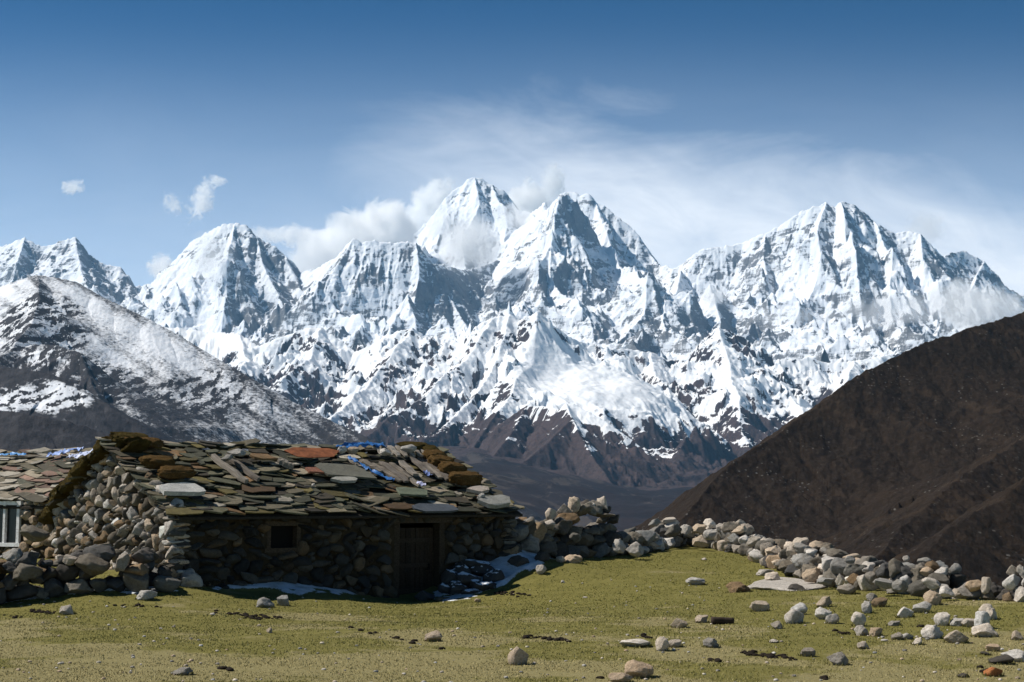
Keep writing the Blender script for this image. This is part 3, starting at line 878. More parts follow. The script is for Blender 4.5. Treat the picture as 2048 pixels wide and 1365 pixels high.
m_bould, t = new_mat('weathered_granite')
oi = t.add('ShaderNodeObjectInfo')
op = t.add('ShaderNodeTexCoord').outputs['Object']
ofs = t.add('ShaderNodeVectorMath', {0: op, 1: t.add('ShaderNodeCombineXYZ', {0: t.m('MULTIPLY', oi.outputs['Random'], 37.0), 1: t.m('MULTIPLY', oi.outputs['Random'], 91.0)}).outputs[0]}, operation='ADD').outputs[0]
stone_nodes(t, oi.outputs['Color'], ofs, 1.1, .38)

m_wst, t = new_mat('wall_stone')
pos = t.add('ShaderNodeNewGeometry').outputs['Position']
stone_nodes(t, t.add('ShaderNodeAttribute', attribute_name='tint').outputs['Color'], pos, 3.2, .75)

TONE = {'W': (.72, .66, .59), 'G': (.33, .31, .28), 'L': (.52, .48, .43), 'D': (.09, .085, .08), 'B': (.25, .18, .11), 'T': (.53, .42, .31), 'O': (.50, .21, .085), 'M': (.17, .155, .13)}


def tone(k, g_, v=.18):
    c = np.array(TONE[k]) * (1 + g_.uniform(-v, v))
    w = g_.uniform(-.05, .09)
    return np.clip(c * np.array((1 + w, 1, 1 - w * 1.1)), 0, .8)


PROTO = []
for k in range(18):
    v = stone_shape(100 + k, 3, cuts=(7, 11, 15)[k % 3], rough=.07 + .025 * (k % 4), lo=.38 if k % 2 else .52, hi=.88)
    me = bpy.data.meshes.new('stone')
    me.from_pydata([tuple(p) for p in v], [], [tuple(int(i) for i in f) for f in ICO[3][1]])
    me.polygons.foreach_set('use_smooth', np.ones(len(me.polygons), bool))
    me.materials.append(m_bould)
    PROTO.append(me)


def stone_obj(name, k, loc, size, rot, col, parent=None):
    o = bpy.data.objects.new(name, PROTO[k % len(PROTO)])
    COL.objects.link(o)
    o.parent = parent
    o.location = loc
    o.scale = size
    o.rotation_euler = rot
    o.color = (*[float(c) for c in col], 1)
    return o


def dry_wall(name, label, cat, path, size, seed, tones, depth=.55, group=None, maxn=100, extra=()):
    """a loose dry-stone wall. path: photo px, base py, top py (surveyed), forward distance"""
    g_ = np.random.default_rng(seed)
    base = [P(p[0], p[1], p[3]) for p in path]
    for b in base:
        b[2] = float(gz(b[0], b[1], False)[0])
    top = [P(p[0], p[2], p[3])[2] for p in path]
    root = empty(name, base[len(base) // 2])
    tag(root, label, cat, group)
    org = np.array(base[len(base) // 2])
    cum = [0.0]
    for a, b in zip(base[:-1], base[1:]):
        cum.append(cum[-1] + float(np.hypot(*(b - a)[:2])))
    L = cum[-1]
    st = []
    nrow = 0
    z = 0.0
    while nrow < 12:
        s_ = g_.uniform(0, size)
        loose = .0 if nrow < 1 else (.12 if nrow < 3 else .25)
        hrow = size * g_.uniform(.62, .80)
        while s_ < L:
            x = np.interp(s_, cum, [b[0] for b in base]); y = np.interp(s_, cum, [b[1] for b in base])
            zb = np.interp(s_, cum, [b[2] for b in base]); zt = np.interp(s_, cum, top)
            w = size * g_.uniform(.55, 1.45)
            zt = zt - .06 + .12 * math.sin(s_ * 2.3) - (.03 if size < .4 else 0)
            hgt = w * g_.uniform(.55, .85)
            if zb + z + hgt * .55 < zt + .03 and (zb + z + hgt < zt - size * .55 or g_.random() > loose):
                i = max(0, min(len(base) - 2, int(np.searchsorted(cum, s_)) - 1))
                dr_ = (base[i + 1] - base[i])[:2]; dr_ = dr_ / (np.linalg.norm(dr_) + 1e-9)
                nm = np.array((-dr_[1], dr_[0]))
                lean = depth * (1 - .55 * z / max(.3, zt - zb))
                for side in (-1, 1):
                    off = side * lean * .5 + g_.normal(0, .04)
                    st.append((side, x + nm[0] * off, y + nm[1] * off, zb + z + hgt * .42, w, hgt, math.atan2(dr_[1], dr_[0])))
            s_ += w * .92
        z += hrow
        nrow += 1
        if z > max(t_ - b[2] for t_, b in zip(top, base)):
            break
    # nearest faces first: the outer stones show largest
    st.sort(key=lambda q: (q[0] * -1 * 0 + q[2]))
    rest = []
    for i, (side, x, y, zc, w, hgt, an) in enumerate(st):
        col = tone(tones[g_.integers(len(tones))], g_, .3)
        rot = (g_.normal(0, .22), g_.normal(0, .22), an + g_.normal(0, .5))
        sz = (w * .56, w * g_.uniform(.48, .62), hgt * .56)
        if i < maxn - len(extra):
            stone_obj('stone', int(g_.integers(18)), (x - org[0], y - org[1], zc - org[2]), sz, rot, col, root)
        else:
            rest.append((int(g_.integers(18)), np.array((x - org[0], y - org[1], zc - org[2])), sz, rot, col))
    for (px, py, Yd, w_, h_, tk) in extra:
        q = P(px, py, Yd) - org
        ww_ = w_ * Yd / F; hh_ = h_ * Yd / F
        stone_obj('stone', int(g_.integers(18)), q, (ww_ / 2, ww_ * .42, hh_ / 2), (g_.normal(0, .1), g_.normal(0, .15), g_.uniform(-.4, .4)), tone(tk, g_, .1), root)
    if rest:
        Vs, Fs, Ts = [], [], []
        n0 = 0
        for k, c, sz, rot, col in rest:
            v = stone_shape(100 + k, 2, 8)
            Mx = np.array(Matrix.LocRotScale(None, __import__('mathutils').Euler(rot), Vector(sz)).to_3x3())
            v = v @ Mx.T + c
            Vs.append(v); Fs.append(ICO[2][1] + n0); Ts.append(np.tile(col, (len(v), 1))); n0 += len(v)
        ro = mesh_obj('stone', np.concatenate(Vs), np.concatenate(Fs), m_wst, root, np.concatenate(Ts))
        ro['kind'] = 'stuff'
    return root


dry_wall('dry_stone_wall', 'low dark dry stone wall in front of the hut gable, under the white window', 'stone wall',
         [(-160, 1222, 1124, 26.0), (-40, 1212, 1114, 26.3), (40, 1200, 1096, 26.8), (110, 1192, 1096, 27.1), (200, 1188, 1102, 27.2), (290, 1184, 1102, 27.2), (338, 1180, 1118, 27.3)],
           .36, 21, 'DDDMBD', depth=.5, extra=[(25, 1112, 26.6, 46, 32, 'G'), (137, 1118, 26.8, 60, 44, 'L') if 0 else (140, 1120, 26.8, 32, 22, 'L'), (185, 1130, 26.7, 66, 44, 'M'), (245, 1126, 26.7, 34, 34, 'G'), (55, 1145, 26.4, 58, 36, 'M'), (70, 1068, 28.6, 56, 34, 'M')])  # mostly dark tones put the front's shade into the stone colour
dry_wall('dry_stone_wall', 'tall ragged dry stone wall joined to the right end of the hut', 'stone wall',
         [(1012, 1112, 1062, 33.9), (1045, 1112, 1055, 34.4), (1080, 1113, 1040, 35.0), (1110, 1117, 1022, 35.4), (1140, 1118, 1010, 35.8), (1175, 1116, 1012, 36.2), (1210, 1112, 1018, 36.6), (1228, 1110, 1040, 36.9)],
         .41, 22, 'MMDDBMG', depth=.6, maxn=98, extra=[(1205, 1008, 36.4, 26, 32, 'L'), (1148, 1010, 35.7, 28, 34, 'T'), (1128, 1022, 35.5, 30, 28, 'G'), (1102, 1028, 35.2, 24, 26, 'L'), (1180, 1016, 36.1, 26, 20, 'W'), (1095, 1052, 34.8, 36, 24, 'L'), (1205, 1030, 36.2, 52, 12, 'M'), (1150, 1076, 35.0, 24, 20, 'M'), (1050, 1052, 34.2, 42, 18, 'M')])
dry_wall('dry_stone_wall', 'sunlit dry stone wall curving over the grassy rise in the centre', 'stone wall',
         [(1236, 1110, 1082, 36.6), (1270, 1104, 1072, 37.2), (1300, 1094, 1056, 38.5), (1345, 1088, 1048, 39.8), (1400, 1092, 1050, 39.8), (1450, 1098, 1050, 39.0), (1500, 1108, 1060, 37.6), (1530, 1118, 1078, 36.2)],
         .34, 23, 'LGGMWMTMD', depth=.55, maxn=98, extra=[(1238, 1093, 35.6, 28, 30, 'L'), (1268, 1100, 35.2, 36, 30, 'L'), (1308, 1046, 38.4, 26, 16, 'G'), (1338, 1042, 39.4, 28, 14, 'L'), (1420, 1048, 39.2, 26, 22, 'W'), (1398, 1058, 39, 30, 20, 'T'), (1372, 1060, 39, 24, 22, 'L'), (1400, 1084, 38, 32, 26, 'T'), (1442, 1056, 38.5, 26, 18, 'L'), (1480, 1060, 37.6, 34, 18, 'T'), (1345, 1062, 38.6, 36, 24, 'M'), (1420, 1070, 38.4, 28, 22, 'L'), (1535, 1092, 35.2, 32, 36, 'L'), (1512, 1104, 35.5, 30, 14, 'W')])
dry_wall('dry_stone_wall', 'tumbled dry stone wall running down the slope below the dark hill', 'stone wall',
         [(1535, 1124, 1088, 34.6), (1570, 1132, 1084, 33.4), (1610, 1146, 1086, 31.8), (1650, 1160, 1098, 30.2), (1700, 1172, 1112, 28.6), (1750, 1178, 1116, 27.4), (1800, 1182, 1118, 26.6)],
         .34, 24, 'LGGWMTMMD', depth=.7, maxn=100, extra=[(1600, 1088, 31.8, 34, 26, 'L'), (1635, 1092, 31.2, 40, 22, 'T'), (1674, 1108, 30.0, 46, 20, 'M'), (1700, 1116, 29.4, 36, 16, 'T'), (1608, 1113, 31.2, 32, 26, 'L'), (1584, 1104, 31.6, 24, 28, 'L'), (1658, 1138, 29.4, 48, 30, 'W'), (1625, 1150, 29.0, 50, 28, 'T'), (1693, 1136, 28.8, 22, 34, 'M'), (1562, 1116, 33.0, 28, 26, 'L'), (1712, 1160, 27.4, 40, 24, 'B'), (1680, 1160, 27.4, 20, 26, 'W'), (1650, 1163, 28.0, 36, 16, 'G'), (1735, 1135, 27.4, 28, 24, 'W'), (1740, 1158, 26.8, 26, 28, 'G'), (1768, 1140, 26.8, 22, 28, 'L')])
dry_wall('dry_stone_wall', 'long heap of wall stones at the right edge with gaps between them', 'stone wall',
         [(1805, 1186, 1126, 26.2), (1850, 1192, 1128, 25.8), (1900, 1196, 1140, 25.3), (1950, 1196, 1150, 24.9), (2000, 1200, 1146, 24.5), (2050, 1206, 1140, 24.1), (2110, 1210, 1140, 23.8), (2200, 1212, 1150, 23.4)],
         .33, 25, 'LGMMBGMDD', depth=.6, maxn=100, extra=[(1795, 1138, 25.8, 40, 44, 'M'), (1812, 1118, 26.0, 14, 14, 'W'), (1848, 1124, 25.8, 28, 18, 'G'), (1852, 1144, 25.4, 30, 20, 'T'), (1800, 1172, 24.9, 34, 26, 'G'), (1884, 1144, 25.3, 28, 24, 'W'), (1908, 1140, 25.4, 26, 26, 'G'), (1862, 1168, 24.9, 38, 22, 'L'), (1893, 1184, 24.4, 32, 24, 'W'), (1948, 1172, 24.4, 36, 24, 'T'), (1972, 1172, 24.3, 24, 36, 'L'), (2025, 1142, 24.1, 26, 24, 'G'), (2044, 1142, 24.0, 20, 26, 'L'), (1766, 1167, 25.6, 40, 20, 'G')])
# ================================================================ the hut
UP = np.array((0.0, 0.0, 1.0))


def hp(a, b, z=0.0):
    """hut coordinates: a metres along the long wall, b metres back along the gable"""
    return HA + DW * a + GW * b + UP * z


def ray_plane(px, py, p0, nrm):
    a = P(px, py, 10.0); o_ = np.array((0, 0, CAMZ)); d = a - o_
    return o_ + d * (np.dot(p0 - o_, nrm) / np.dot(d, nrm))


def prism(poly, ext):
    """closed prism from a planar polygon (n,3) and an extrusion vector"""
    n = len(poly); poly = np.asarray(poly, dtype=float)
    V = np.concatenate([poly, poly + ext])
    Fc = [tuple(range(n)), tuple(range(2 * n - 1, n - 1, -1))] + [(i, i + n, (i + 1) % n + n, (i + 1) % n) for i in range(n)]
    return V, Fc


class Bag:
    """collects shapes for one mesh"""
    def __init__(s): s.V = []; s.F = []; s.T = []; s.n = 0

    def add(s, V, Fc, col=(.3, .3, .3)):
        V = np.asarray(V, dtype=float)
        s.V.append(V); s.F += [tuple(int(i) + s.n for i in f) for f in Fc]; s.T.append(np.tile(col, (len(V), 1))); s.n += len(V)

    def box(s, c, ax, ay, az, col=(.3, .3, .3)):
        """box with centre c and half axes ax, ay, az"""
        c, ax, ay, az = (np.asarray(q, dtype=float) for q in (c, ax, ay, az))
        V = [c + i * ax + j * ay + k * az for i in (-1, 1) for j in (-1, 1) for k in (-1, 1)]
        s.add(V, [(0, 1, 3, 2), (4, 6, 7, 5), (0, 4, 5, 1), (2, 3, 7, 6), (0, 2, 6, 4), (1, 5, 7, 3)], col)

    def build(s, name, mat, parent=None, smooth=False):
        V = np.concatenate(s.V)
        if parent is not None:
            V = V - np.array(parent.get('_org', parent.location))
        return mesh_obj(name, V, s.F, mat, parent, np.concatenate(s.T), smooth)


def stone_face(bag, p0, e1, nrm, W, Hf, zlo, seed, tones, inside, rmin=.05, rmax=.17, flat=.75, prot=.10, tries=9000, coursed=False, v=.3, dk=1.0):
    """pack stones over a wall face: p0 origin, e1 along, up = z; inside(s, z) says where stone may lie"""
    g_ = np.random.default_rng(seed)
    placed = []
    cell = {}
    cs = rmax * 2.4

    def ok(x, z, rx, rz):
        for i in range(int(x / cs) - 1, int(x / cs) + 2):
            for j in range(int((z + 9) / cs) - 1, int((z + 9) / cs) + 2):
                for (a, b, ra, rb) in cell.get((i, j), ()):
                    if ((x - a) / (rx + ra)) ** 2 + ((z - b) / (rz + rb)) ** 2 < .80:
                        return False
        return True
    for k in range(tries):
        fr = k / tries
        rx = rmax * (1 - fr) ** .8 * g_.uniform(.75, 1.1) + rmin
        rx = min(rx, rmax)
        rz = rx * g_.uniform(flat * .8, min(1.15, flat * 1.25))
        if coursed and g_.random() < .25:
            rx *= 1.35; rz *= .7
        x = g_.uniform(0, W); z = g_.uniform(zlo, Hf)
        if not inside(x, z) or not ok(x, z, rx, rz):
            continue
        cell.setdefault((int(x / cs), int((z + 9) / cs)), []).append((x, z, rx, rz))
        placed.append((x, z, rx, rz))
    for (x, z, rx, rz) in placed:
        sid = int(g_.integers(40))
        vtx = stone_shape(300 + sid, 2, 13, .10, .42, .85) * np.array((rx * 1.12, prot + rx * .45, rz * 1.12))
        a = g_.normal(0, .28); ca, sa = math.cos(a), math.sin(a)
        vx = vtx[:, 0] * ca - vtx[:, 2] * sa; vz = vtx[:, 0] * sa + vtx[:, 2] * ca
        q = p0 + np.outer(vx + x, e1) + np.outer(vtx[:, 1] - g_.uniform(-.02, .05), nrm) + np.outer(vz + z, UP)
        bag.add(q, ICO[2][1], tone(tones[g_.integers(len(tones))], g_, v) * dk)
    return placed


m_mud, t = new_mat('mud_mortar')
pos = t.add('ShaderNodeNewGeometry').outputs['Position']
n = t.noise(pos, 9, 6, .7); n2 = t.noise(pos, 45, 4, .7)
c = t.mix(t.mapr(n, .3, .7), (0.020, 0.015, 0.010), (0.070, 0.050, 0.028))
bp = t.add('ShaderNodeBump', {'Strength': .9, 'Distance': .04, 'Height': t.m('ADD', n, t.m('MULTIPLY', n2, .5))})
finish(t, c, .95, bp.outputs[0], .1)

m_slate, t = new_mat('roof_slate')
pos = t.add('ShaderNodeNewGeometry').outputs['Position']
tc = t.add('ShaderNodeAttribute', attribute_name='tint').outputs['Color']
n = t.noise(pos, 5, 6, .7, .5); n2 = t.noise(pos, 24, 5, .7); n3 = t.noise(pos, 2.2, 4, .6)
c = t.mix(t.mapr(n, .35, .65), t.mix(1.0, tc, (.6, .6, .6), 'MULTIPLY'), tc)
c = t.mix(t.mapr(n2, .52, .70, 0, .6), c, t.mix(1.0, tc, (1.7, 1.65, 1.5), 'MULTIPLY'))
c = t.mix(t.mapr(n3, .60, .68, 0, .45), c, (.075, .065, .020))
bp = t.add('ShaderNodeBump', {'Strength': .6, 'Distance': .02, 'Height': t.m('ADD', n, n2)})
finish(t, c, .72, bp.outputs[0], .35)

m_wood, t = new_mat('weathered_wood')
op = t.add('ShaderNodeTexCoord').outputs['Object']
tc = t.add('ShaderNodeAttribute', attribute_name='tint').outputs['Color']
mp = t.add('ShaderNodeMapping', {0: op, 'Scale': (1.5, 22, 22)})
n = t.noise(mp.outputs[0], 1.6, 6, .7, .3)
c = t.mix(t.mapr(n, .35, .65), t.mix(1.0, tc, (.35, .33, .31), 'MULTIPLY'), tc)
bp = t.add('ShaderNodeBump', {'Strength': .8, 'Distance': .012, 'Height': n})
finish(t, c, .85, bp.outputs[0], .2)

m_turf, t = new_mat('dry_turf_sod')
op = t.add('ShaderNodeTexCoord').outputs['Object']
n = t.noise(op, 7, 6, .7); n2 = t.noise(op, 55, 5, .75)
c = t.mix(t.mapr(n, .3, .7), (0.105, 0.058, 0.020), (0.215, 0.130, 0.048))
c = t.mix(t.mapr(n2, .40, .62, .75, 0), c, (0.035, 0.022, 0.010))
bp = t.add('ShaderNodeBump', {'Strength': 1.0, 'Distance': .035, 'Height': n2})
finish(t, c, 1.0, bp.outputs[0], .05)

m_moss, t = new_mat('dark_moss_turf')
op = t.add('ShaderNodeTexCoord').outputs['Object']
n = t.noise(op, 4, 6, .7); n2 = t.noise(op, 60, 5, .75)
c = t.mix(t.mapr(n, .3, .7), (0.030, 0.021, 0.008), (0.115, 0.085, 0.026))
bp = t.add('ShaderNodeBump', {'Strength': 1.0, 'Distance': .05, 'Height': n2})
finish(t, c, 1.0, bp.outputs[0], .05)

m_white, t = new_mat('white_window_paint')
pos = t.add('ShaderNodeNewGeometry').outputs['Position']
c = t.mix(t.mapr(t.noise(pos, 14, 5, .7), .45, .65), (.78, .77, .76), (.52, .49, .46))
finish(t, c, .6, None, .3)

m_pane, t = new_mat('window_glass')
b = finish(t, (0.012, 0.013, 0.015, 1), .25, None, .3)

m_dark, t = new_mat('dark_interior')
finish(t, (0.012, 0.010, 0.009, 1), .9, None, .1)

m_cloth, t = new_mat('plastic_sheet')
oc = t.add('ShaderNodeObjectInfo').outputs['Color']
op = t.add('ShaderNodeTexCoord').outputs['Object']
n = t.noise(op, 9, 5, .6, .6)
c = t.mix(t.mapr(n, .4, .62), t.mix(1.0, oc, (.55, .6, .7), 'MULTIPLY'), oc)
bp = t.add('ShaderNodeBump', {'Strength': .9, 'Distance': .03, 'Height': n})
finish(t, c, .45, bp.outputs[0], .4)

m_rust, t = new_mat('rusty_sheet_metal')
op = t.add('ShaderNodeTexCoord').outputs['Object']
n = t.noise(op, 6, 6, .7, .4)
c = t.mix(t.mapr(n, .35, .65), (0.12, 0.042, 0.018), (0.30, 0.105, 0.045))
finish(t, c, .8, None, .2)

hut = empty('stone_hut', hp(0, 0, .35))
hut['_org'] = [float(q) for q in hp(0, 0, .35)]
tag(hut, 'long stone hut with sagging slate roof, dark plank door and tall rubble gable', 'hut')
ZE = lambda a: 1.93 - .20 * smooth01(np.asarray(a, dtype=float), 0, 1.6) + .04 * np.asarray(a, dtype=float) / HL    # wall top along the long side
ZR = 3.12                                                                     # ridge
HB = HWD / 2
DOOR = (5.22, 6.62, -.35, 1.50)
WIN = (2.06, 2.86, .98, 1.50)

# cores of mud and rubble
b = Bag()
TH = .42
lowz = -.5


def wallbox(bag, a0, a1, z0, z1, b0=0.0, b1=TH):
    c = hp((a0 + a1) / 2, (b0 + b1) / 2, (z0 + z1) / 2)
    bag.box(c, DW * (a1 - a0) / 2, GW * (b1 - b0) / 2, UP * (z1 - z0) / 2)


zt_ = 1.72
wallbox(b, 0, WIN[0], lowz, zt_)
wallbox(b, WIN[0], WIN[1], lowz, WIN[2]); wallbox(b, WIN[0], WIN[1], WIN[3], zt_)
wallbox(b, WIN[1], DOOR[0], lowz, zt_)
wallbox(b, DOOR[0], DOOR[1], DOOR[3] + .06, zt_)
wallbox(b, DOOR[1], HL, lowz, zt_)
b.build('wall_core', m_mud, hut)
b = Bag()
gp = [hp(0, TH + .002, lowz), hp(0, HWD, lowz), hp(0, HWD, 1.75), hp(0, HB + .15, ZR - .12), hp(0, HB - .15, ZR - .12), hp(0, TH + .002, 1.93)]
V, Fc = prism(gp, DW * TH); b.add(V, Fc)
gp = [q + DW * (HL - TH) for q in gp]
V, Fc = prism(gp, DW * TH); b.add(V, Fc)
wallbox(b, TH + .002, HL - TH - .002, lowz, 1.7, HWD - TH, HWD - .002)
b.build('gable_core', m_mud, hut)

inw = lambda s, z: (z < ZE(s) - .06 and not (WIN[0] - .06 < s < WIN[1] + .06 and WIN[2] - .12 < z < WIN[3] + .10)
                    and not (DOOR[0] - .12 < s < DOOR[1] + .10 and z < DOOR[3] + .08))
b = Bag()
stone_face(b, hp(0, 0), DW, -GW, HL, 1.95, -.3, 31, 'MDMBDDMBM', inw, .04, .17, .68, .06, 15000, True, .5, .45)  # stone colours darkened to paint in the shade on this wall
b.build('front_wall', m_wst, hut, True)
# quoins: flat stones laid at the corner
b = Bag()
b2q = Bag()
g_ = np.random.default_rng(33)
z = .15
while z < 1.9:
    h_ = g_.uniform(.04, .075)
    vtx = stone_shape(int(g_.integers(300, 340)), 2, 8, .05) * np.array((g_.uniform(.18, .36), g_.uniform(.2, .3), h_))
    q = hp(.12, .12, z) + np.outer(vtx[:, 0], DW) + np.outer(vtx[:, 1], GW) + np.outer(vtx[:, 2], UP)
    b.add(q, ICO[2][1], tone('LGMT'[g_.integers(4)], g_, .25))
    q = hp(HL - .1, .12, z) + np.outer(vtx[:, 0], DW) + np.outer(vtx[:, 1], GW) + np.outer(vtx[:, 2] * 1.3, UP)
    if z < 1.72:
        b2q.add(q, ICO[2][1], tone('MB'[g_.integers(2)], g_, .25))
    z += h_ * 1.7
b.build('corner_stones', m_wst, hut, True)
b2q.build('corner_stones', m_wst, hut, True)
# gable of round field stones
roofz = lambda bb: 1.93 + (ZR - 1.93) * (1 - abs(bb - HB) / HB) ** .85 if 0 < bb < HWD else 0
ing = lambda s, z: z < roofz(s) - .08
b = Bag()
stone_face(b, hp(0, 0), GW, -DW, HWD, 3.15, .1, 35, 'LGMWMTGMBLM', ing, .035, .145, .92, .12, 17000, False, .4, .80)
b.build('gable_wall', m_wst, hut, True)
b = Bag()
stone_face(b, hp(HL, 0), GW, DW, HWD, 3.1, .1, 36, 'MGMBTDML', ing, .06, .19, .9, .08, 4000, False, .3)
b.build('gable_wall', m_wst, hut, True)

# window: a small dark opening in an old wooden frame
def frame_parts(parent, name, p0, e1, nrm, W, H_, bar, dep, mat, col, mull=0, sill=.0):
    b = Bag()
    c = lambda s, z, k=0.0: p0 + e1 * s + UP * z + nrm * k
    b.box(c(bar / 2, H_ / 2), e1 * bar / 2, nrm * dep, UP * H_ / 2, col)
    b.box(c(W - bar / 2, H_ / 2), e1 * bar / 2, nrm * dep, UP * H_ / 2, col)
    b.box(c(W / 2, H_ + bar * .5, .01), e1 * (W / 2 + sill), nrm * (dep + .01), UP * bar * .55, col)
    b.box(c(W / 2, -bar * .45, .01), e1 * (W / 2 + sill), nrm * (dep + .012), UP * bar * .5, col)
    for k in range(mull):
        s = bar + (W - 2 * bar) * (k + 1) / (mull + 1)
        b.box(c(s, H_ / 2, -.003), e1 * bar * .38, nrm * dep * .8, UP * (H_ / 2 - .002), col)
    return b.build(name, mat, parent)


wfr = frame_parts(hut, 'window', hp(WIN[0], .10, WIN[2] + .03), DW, -GW, WIN[1] - WIN[0], WIN[3] - WIN[2] - .06, .09, .09, m_wood, (.10, .07, .045), 0, .06)
b = Bag()
b.box(hp((WIN[0] + WIN[1]) / 2, .20, (WIN[2] + WIN[3]) / 2), DW * (WIN[1] - WIN[0] - .16) / 2, GW * .01, UP * (WIN[3] - WIN[2]) / 2, (.02, .02, .02))
wfr['_org'] = [float(q) for q in hut.location]
b.build('pane', m_dark, wfr)
# door: planks in a heavy frame under a beam
dr = Bag()
g_ = np.random.default_rng(37)
a = DOOR[0] + .17
while a < DOOR[1] - .2:
    w = g_.uniform(.11, .16)
    dr.box(hp(a + w / 2, .24 + g_.uniform(-.008, .008), .53), DW * (w / 2 - .006), GW * .018, UP * .85, np.array((.050, .034, .022)) * g_.uniform(.6, 1.3))
    a += w
for zz_ in (.0, .55, 1.1):
    dr.box(hp((DOOR[0] + DOOR[1]) / 2, .205, zz_), DW * .48, GW * .018, UP * .045, (.06, .042, .028))
door = dr.build('door', m_wood, hut)
door['_org'] = [float(q) for q in hut.location]
b = Bag(); b.box(hp(DOOR[1] - .32, .18, .52), DW * .02, GW * .022, UP * .06, (.05, .05, .05)); b.box(hp(DOOR[1] - .36, .17, .46), DW * .05, GW * .012, UP * .012, (.05, .05, .05))
b.build('latch', m_dark, door)
b = Bag()
for s in (DOOR[0] + .08, DOOR[1] - .08):
    b.box(hp(s, .12, .56), DW * .075, GW * .12, UP * .93, (.07, .05, .032))
b.build('door_frame', m_wood, hut)
b = Bag()
b.box(hp((DOOR[0] + DOOR[1]) / 2 + .05, .06, 1.545), DW * .95, GW * .13, UP * .055, (.085, .062, .042))
b.box(hp((DOOR[0] + DOOR[1]) / 2, .03, 1.655), DW * 1.15, GW * .11, UP * .045, (.065, .05, .036))
b.build('lintel', m_wood, hut)


# ---- roofs of rough slate
def slate(bag, c, ea, eb, nrm, w, h, th, g_, col):
    n = int(g_.integers(6, 10))
    an = np.sort((np.arange(n) + g_.uniform(-.3, .3, n)) / n * 2 * math.pi)
    rr = g_.uniform(.68, 1.12, n)
    sx = np.sign(np.cos(an)) * np.abs(np.cos(an)) ** .6 * w / 2 * rr
    sy = np.sign(np.sin(an)) * np.abs(np.sin(an)) ** .6 * h / 2 * rr
    top = [c + ea * x + eb * y + nrm * (th * g_.uniform(.35, .6)) for x, y in zip(sx, sy)]
    bot = [c + ea * x * .97 + eb * y * .97 - nrm * (th * .5) for x, y in zip(sx, sy)]
    V = np.array(top + bot)
    Fc = [tuple(range(n)), tuple(range(2 * n - 1, n - 1, -1))] + [(i, i + n, (i + 1) % n + n, (i + 1) % n) for i in range(n)]
    bag.add(V, Fc, col)


SL = {'a': (.080, .080, .050), 'b': (.18, .155, .100), 'c': (.056, .046, .030), 'd': (.19, .112, .052), 'e': (.32, .29, .235), 'f': (.105, .100, .062), 'g': (.24, .15, .11), 'h': (.28, .235, .17), 'k': (.13, .105, .035)}


def slate_roof(bag, org, ea, L, ebf, slopeL, nrm, seed, keys, wr=(.34, .82), hr=(.26, .50), step=.155, skew=0.0, lift=8.0, overhang=.3):
    g_ = np.random.default_rng(seed)
    rows = int((slopeL + overhang) / step)
    for r_ in range(rows + 1):
        s = -.35
        d_ = -overhang + r_ * step                        # distance up from the wall line
        while s < L - .1:
            w = g_.uniform(*wr) * (1.15 if r_ < 2 else g_.choice((.55, .8, 1, 1.25))); h = g_.uniform(*hr)
            w = min(w, L + .22 - s)
            if w < .2: break
            c = org + ea * (s + w / 2) + ebf * (d_ + h * .28 + g_.uniform(-.06, .06)) + nrm * (.035 + g_.uniform(0, .075))
            tl = R(lift + g_.normal(0, 3.2)); ro = R(g_.normal(0, 12)) + skew; rl = R(g_.normal(0, 4))
            e1_ = ea * math.cos(ro) + ebf * math.sin(ro)
            e2_ = ebf * math.cos(ro) - ea * math.sin(ro)
            e2t = e2_ * math.cos(tl) - nrm * math.sin(tl)
            n_ = nrm * math.cos(tl) + e2_ * math.sin(tl)
            e1t = e1_ * math.cos(rl) + n_ * math.sin(rl)
            n_ = np.cross(e1t, e2t)
            if np.dot(n_, nrm) < 0: n_ = -n_
            k = keys[g_.integers(len(keys))]
            slate(bag, c, e1t, e2t, n_, w * 1.12, h, g_.uniform(.015, .042), g_, np.array(SL[k]) * g_.uniform(.40, 1.3))
            s += w * g_.uniform(.72, .95)


def slope_frame(p_eave, p_ridge, ea):
    eb = p_ridge - p_eave
    Ls = np.linalg.norm(eb); eb = eb / Ls
    nr = np.cross(ea, eb); nr /= np.linalg.norm(nr)
    if nr[2] < 0: nr = -nr
    return eb, Ls, nr


b = Bag()
EB, ES, EN = slope_frame(hp(0, 0, 1.78), hp(0, HB, ZR), DW)
sag = 0
slate_roof(b, hp(0, 0, 1.80), DW, HL, EB, ES, EN, 41, 'aaacccfabbaeahbkdk')
# ridge pieces and the far slope
EB2, ES2, EN2 = slope_frame(hp(0, HWD, 1.75), hp(0, HB, ZR), DW)
slate_roof(b, hp(0, HWD, 1.75), DW, HL, EB2, ES2, EN2, 43, 'aaacccffbbe', step=.3)
roof = b.build('roof', m_slate, hut)
roof['_org'] = [float(q) for q in hut.location]
b = Bag()
for (e_, z0) in ((0, 1.78), (HWD, 1.75)):
    pe = [hp(-.06, e_ + (-.30 if e_ == 0 else .3), z0 - .12), hp(HL + .06, e_ + (-.30 if e_ == 0 else .3), z0 - .12), hp(HL + .06, HB, ZR - .02), hp(-.06, HB, ZR - .02)]
    V, Fc = prism(pe, UP * -.05); b.add(V, Fc, (.05, .04, .03))
b.build('roof_boards', m_wood, roof)
# turf and moss along the gable verge
b = Bag()


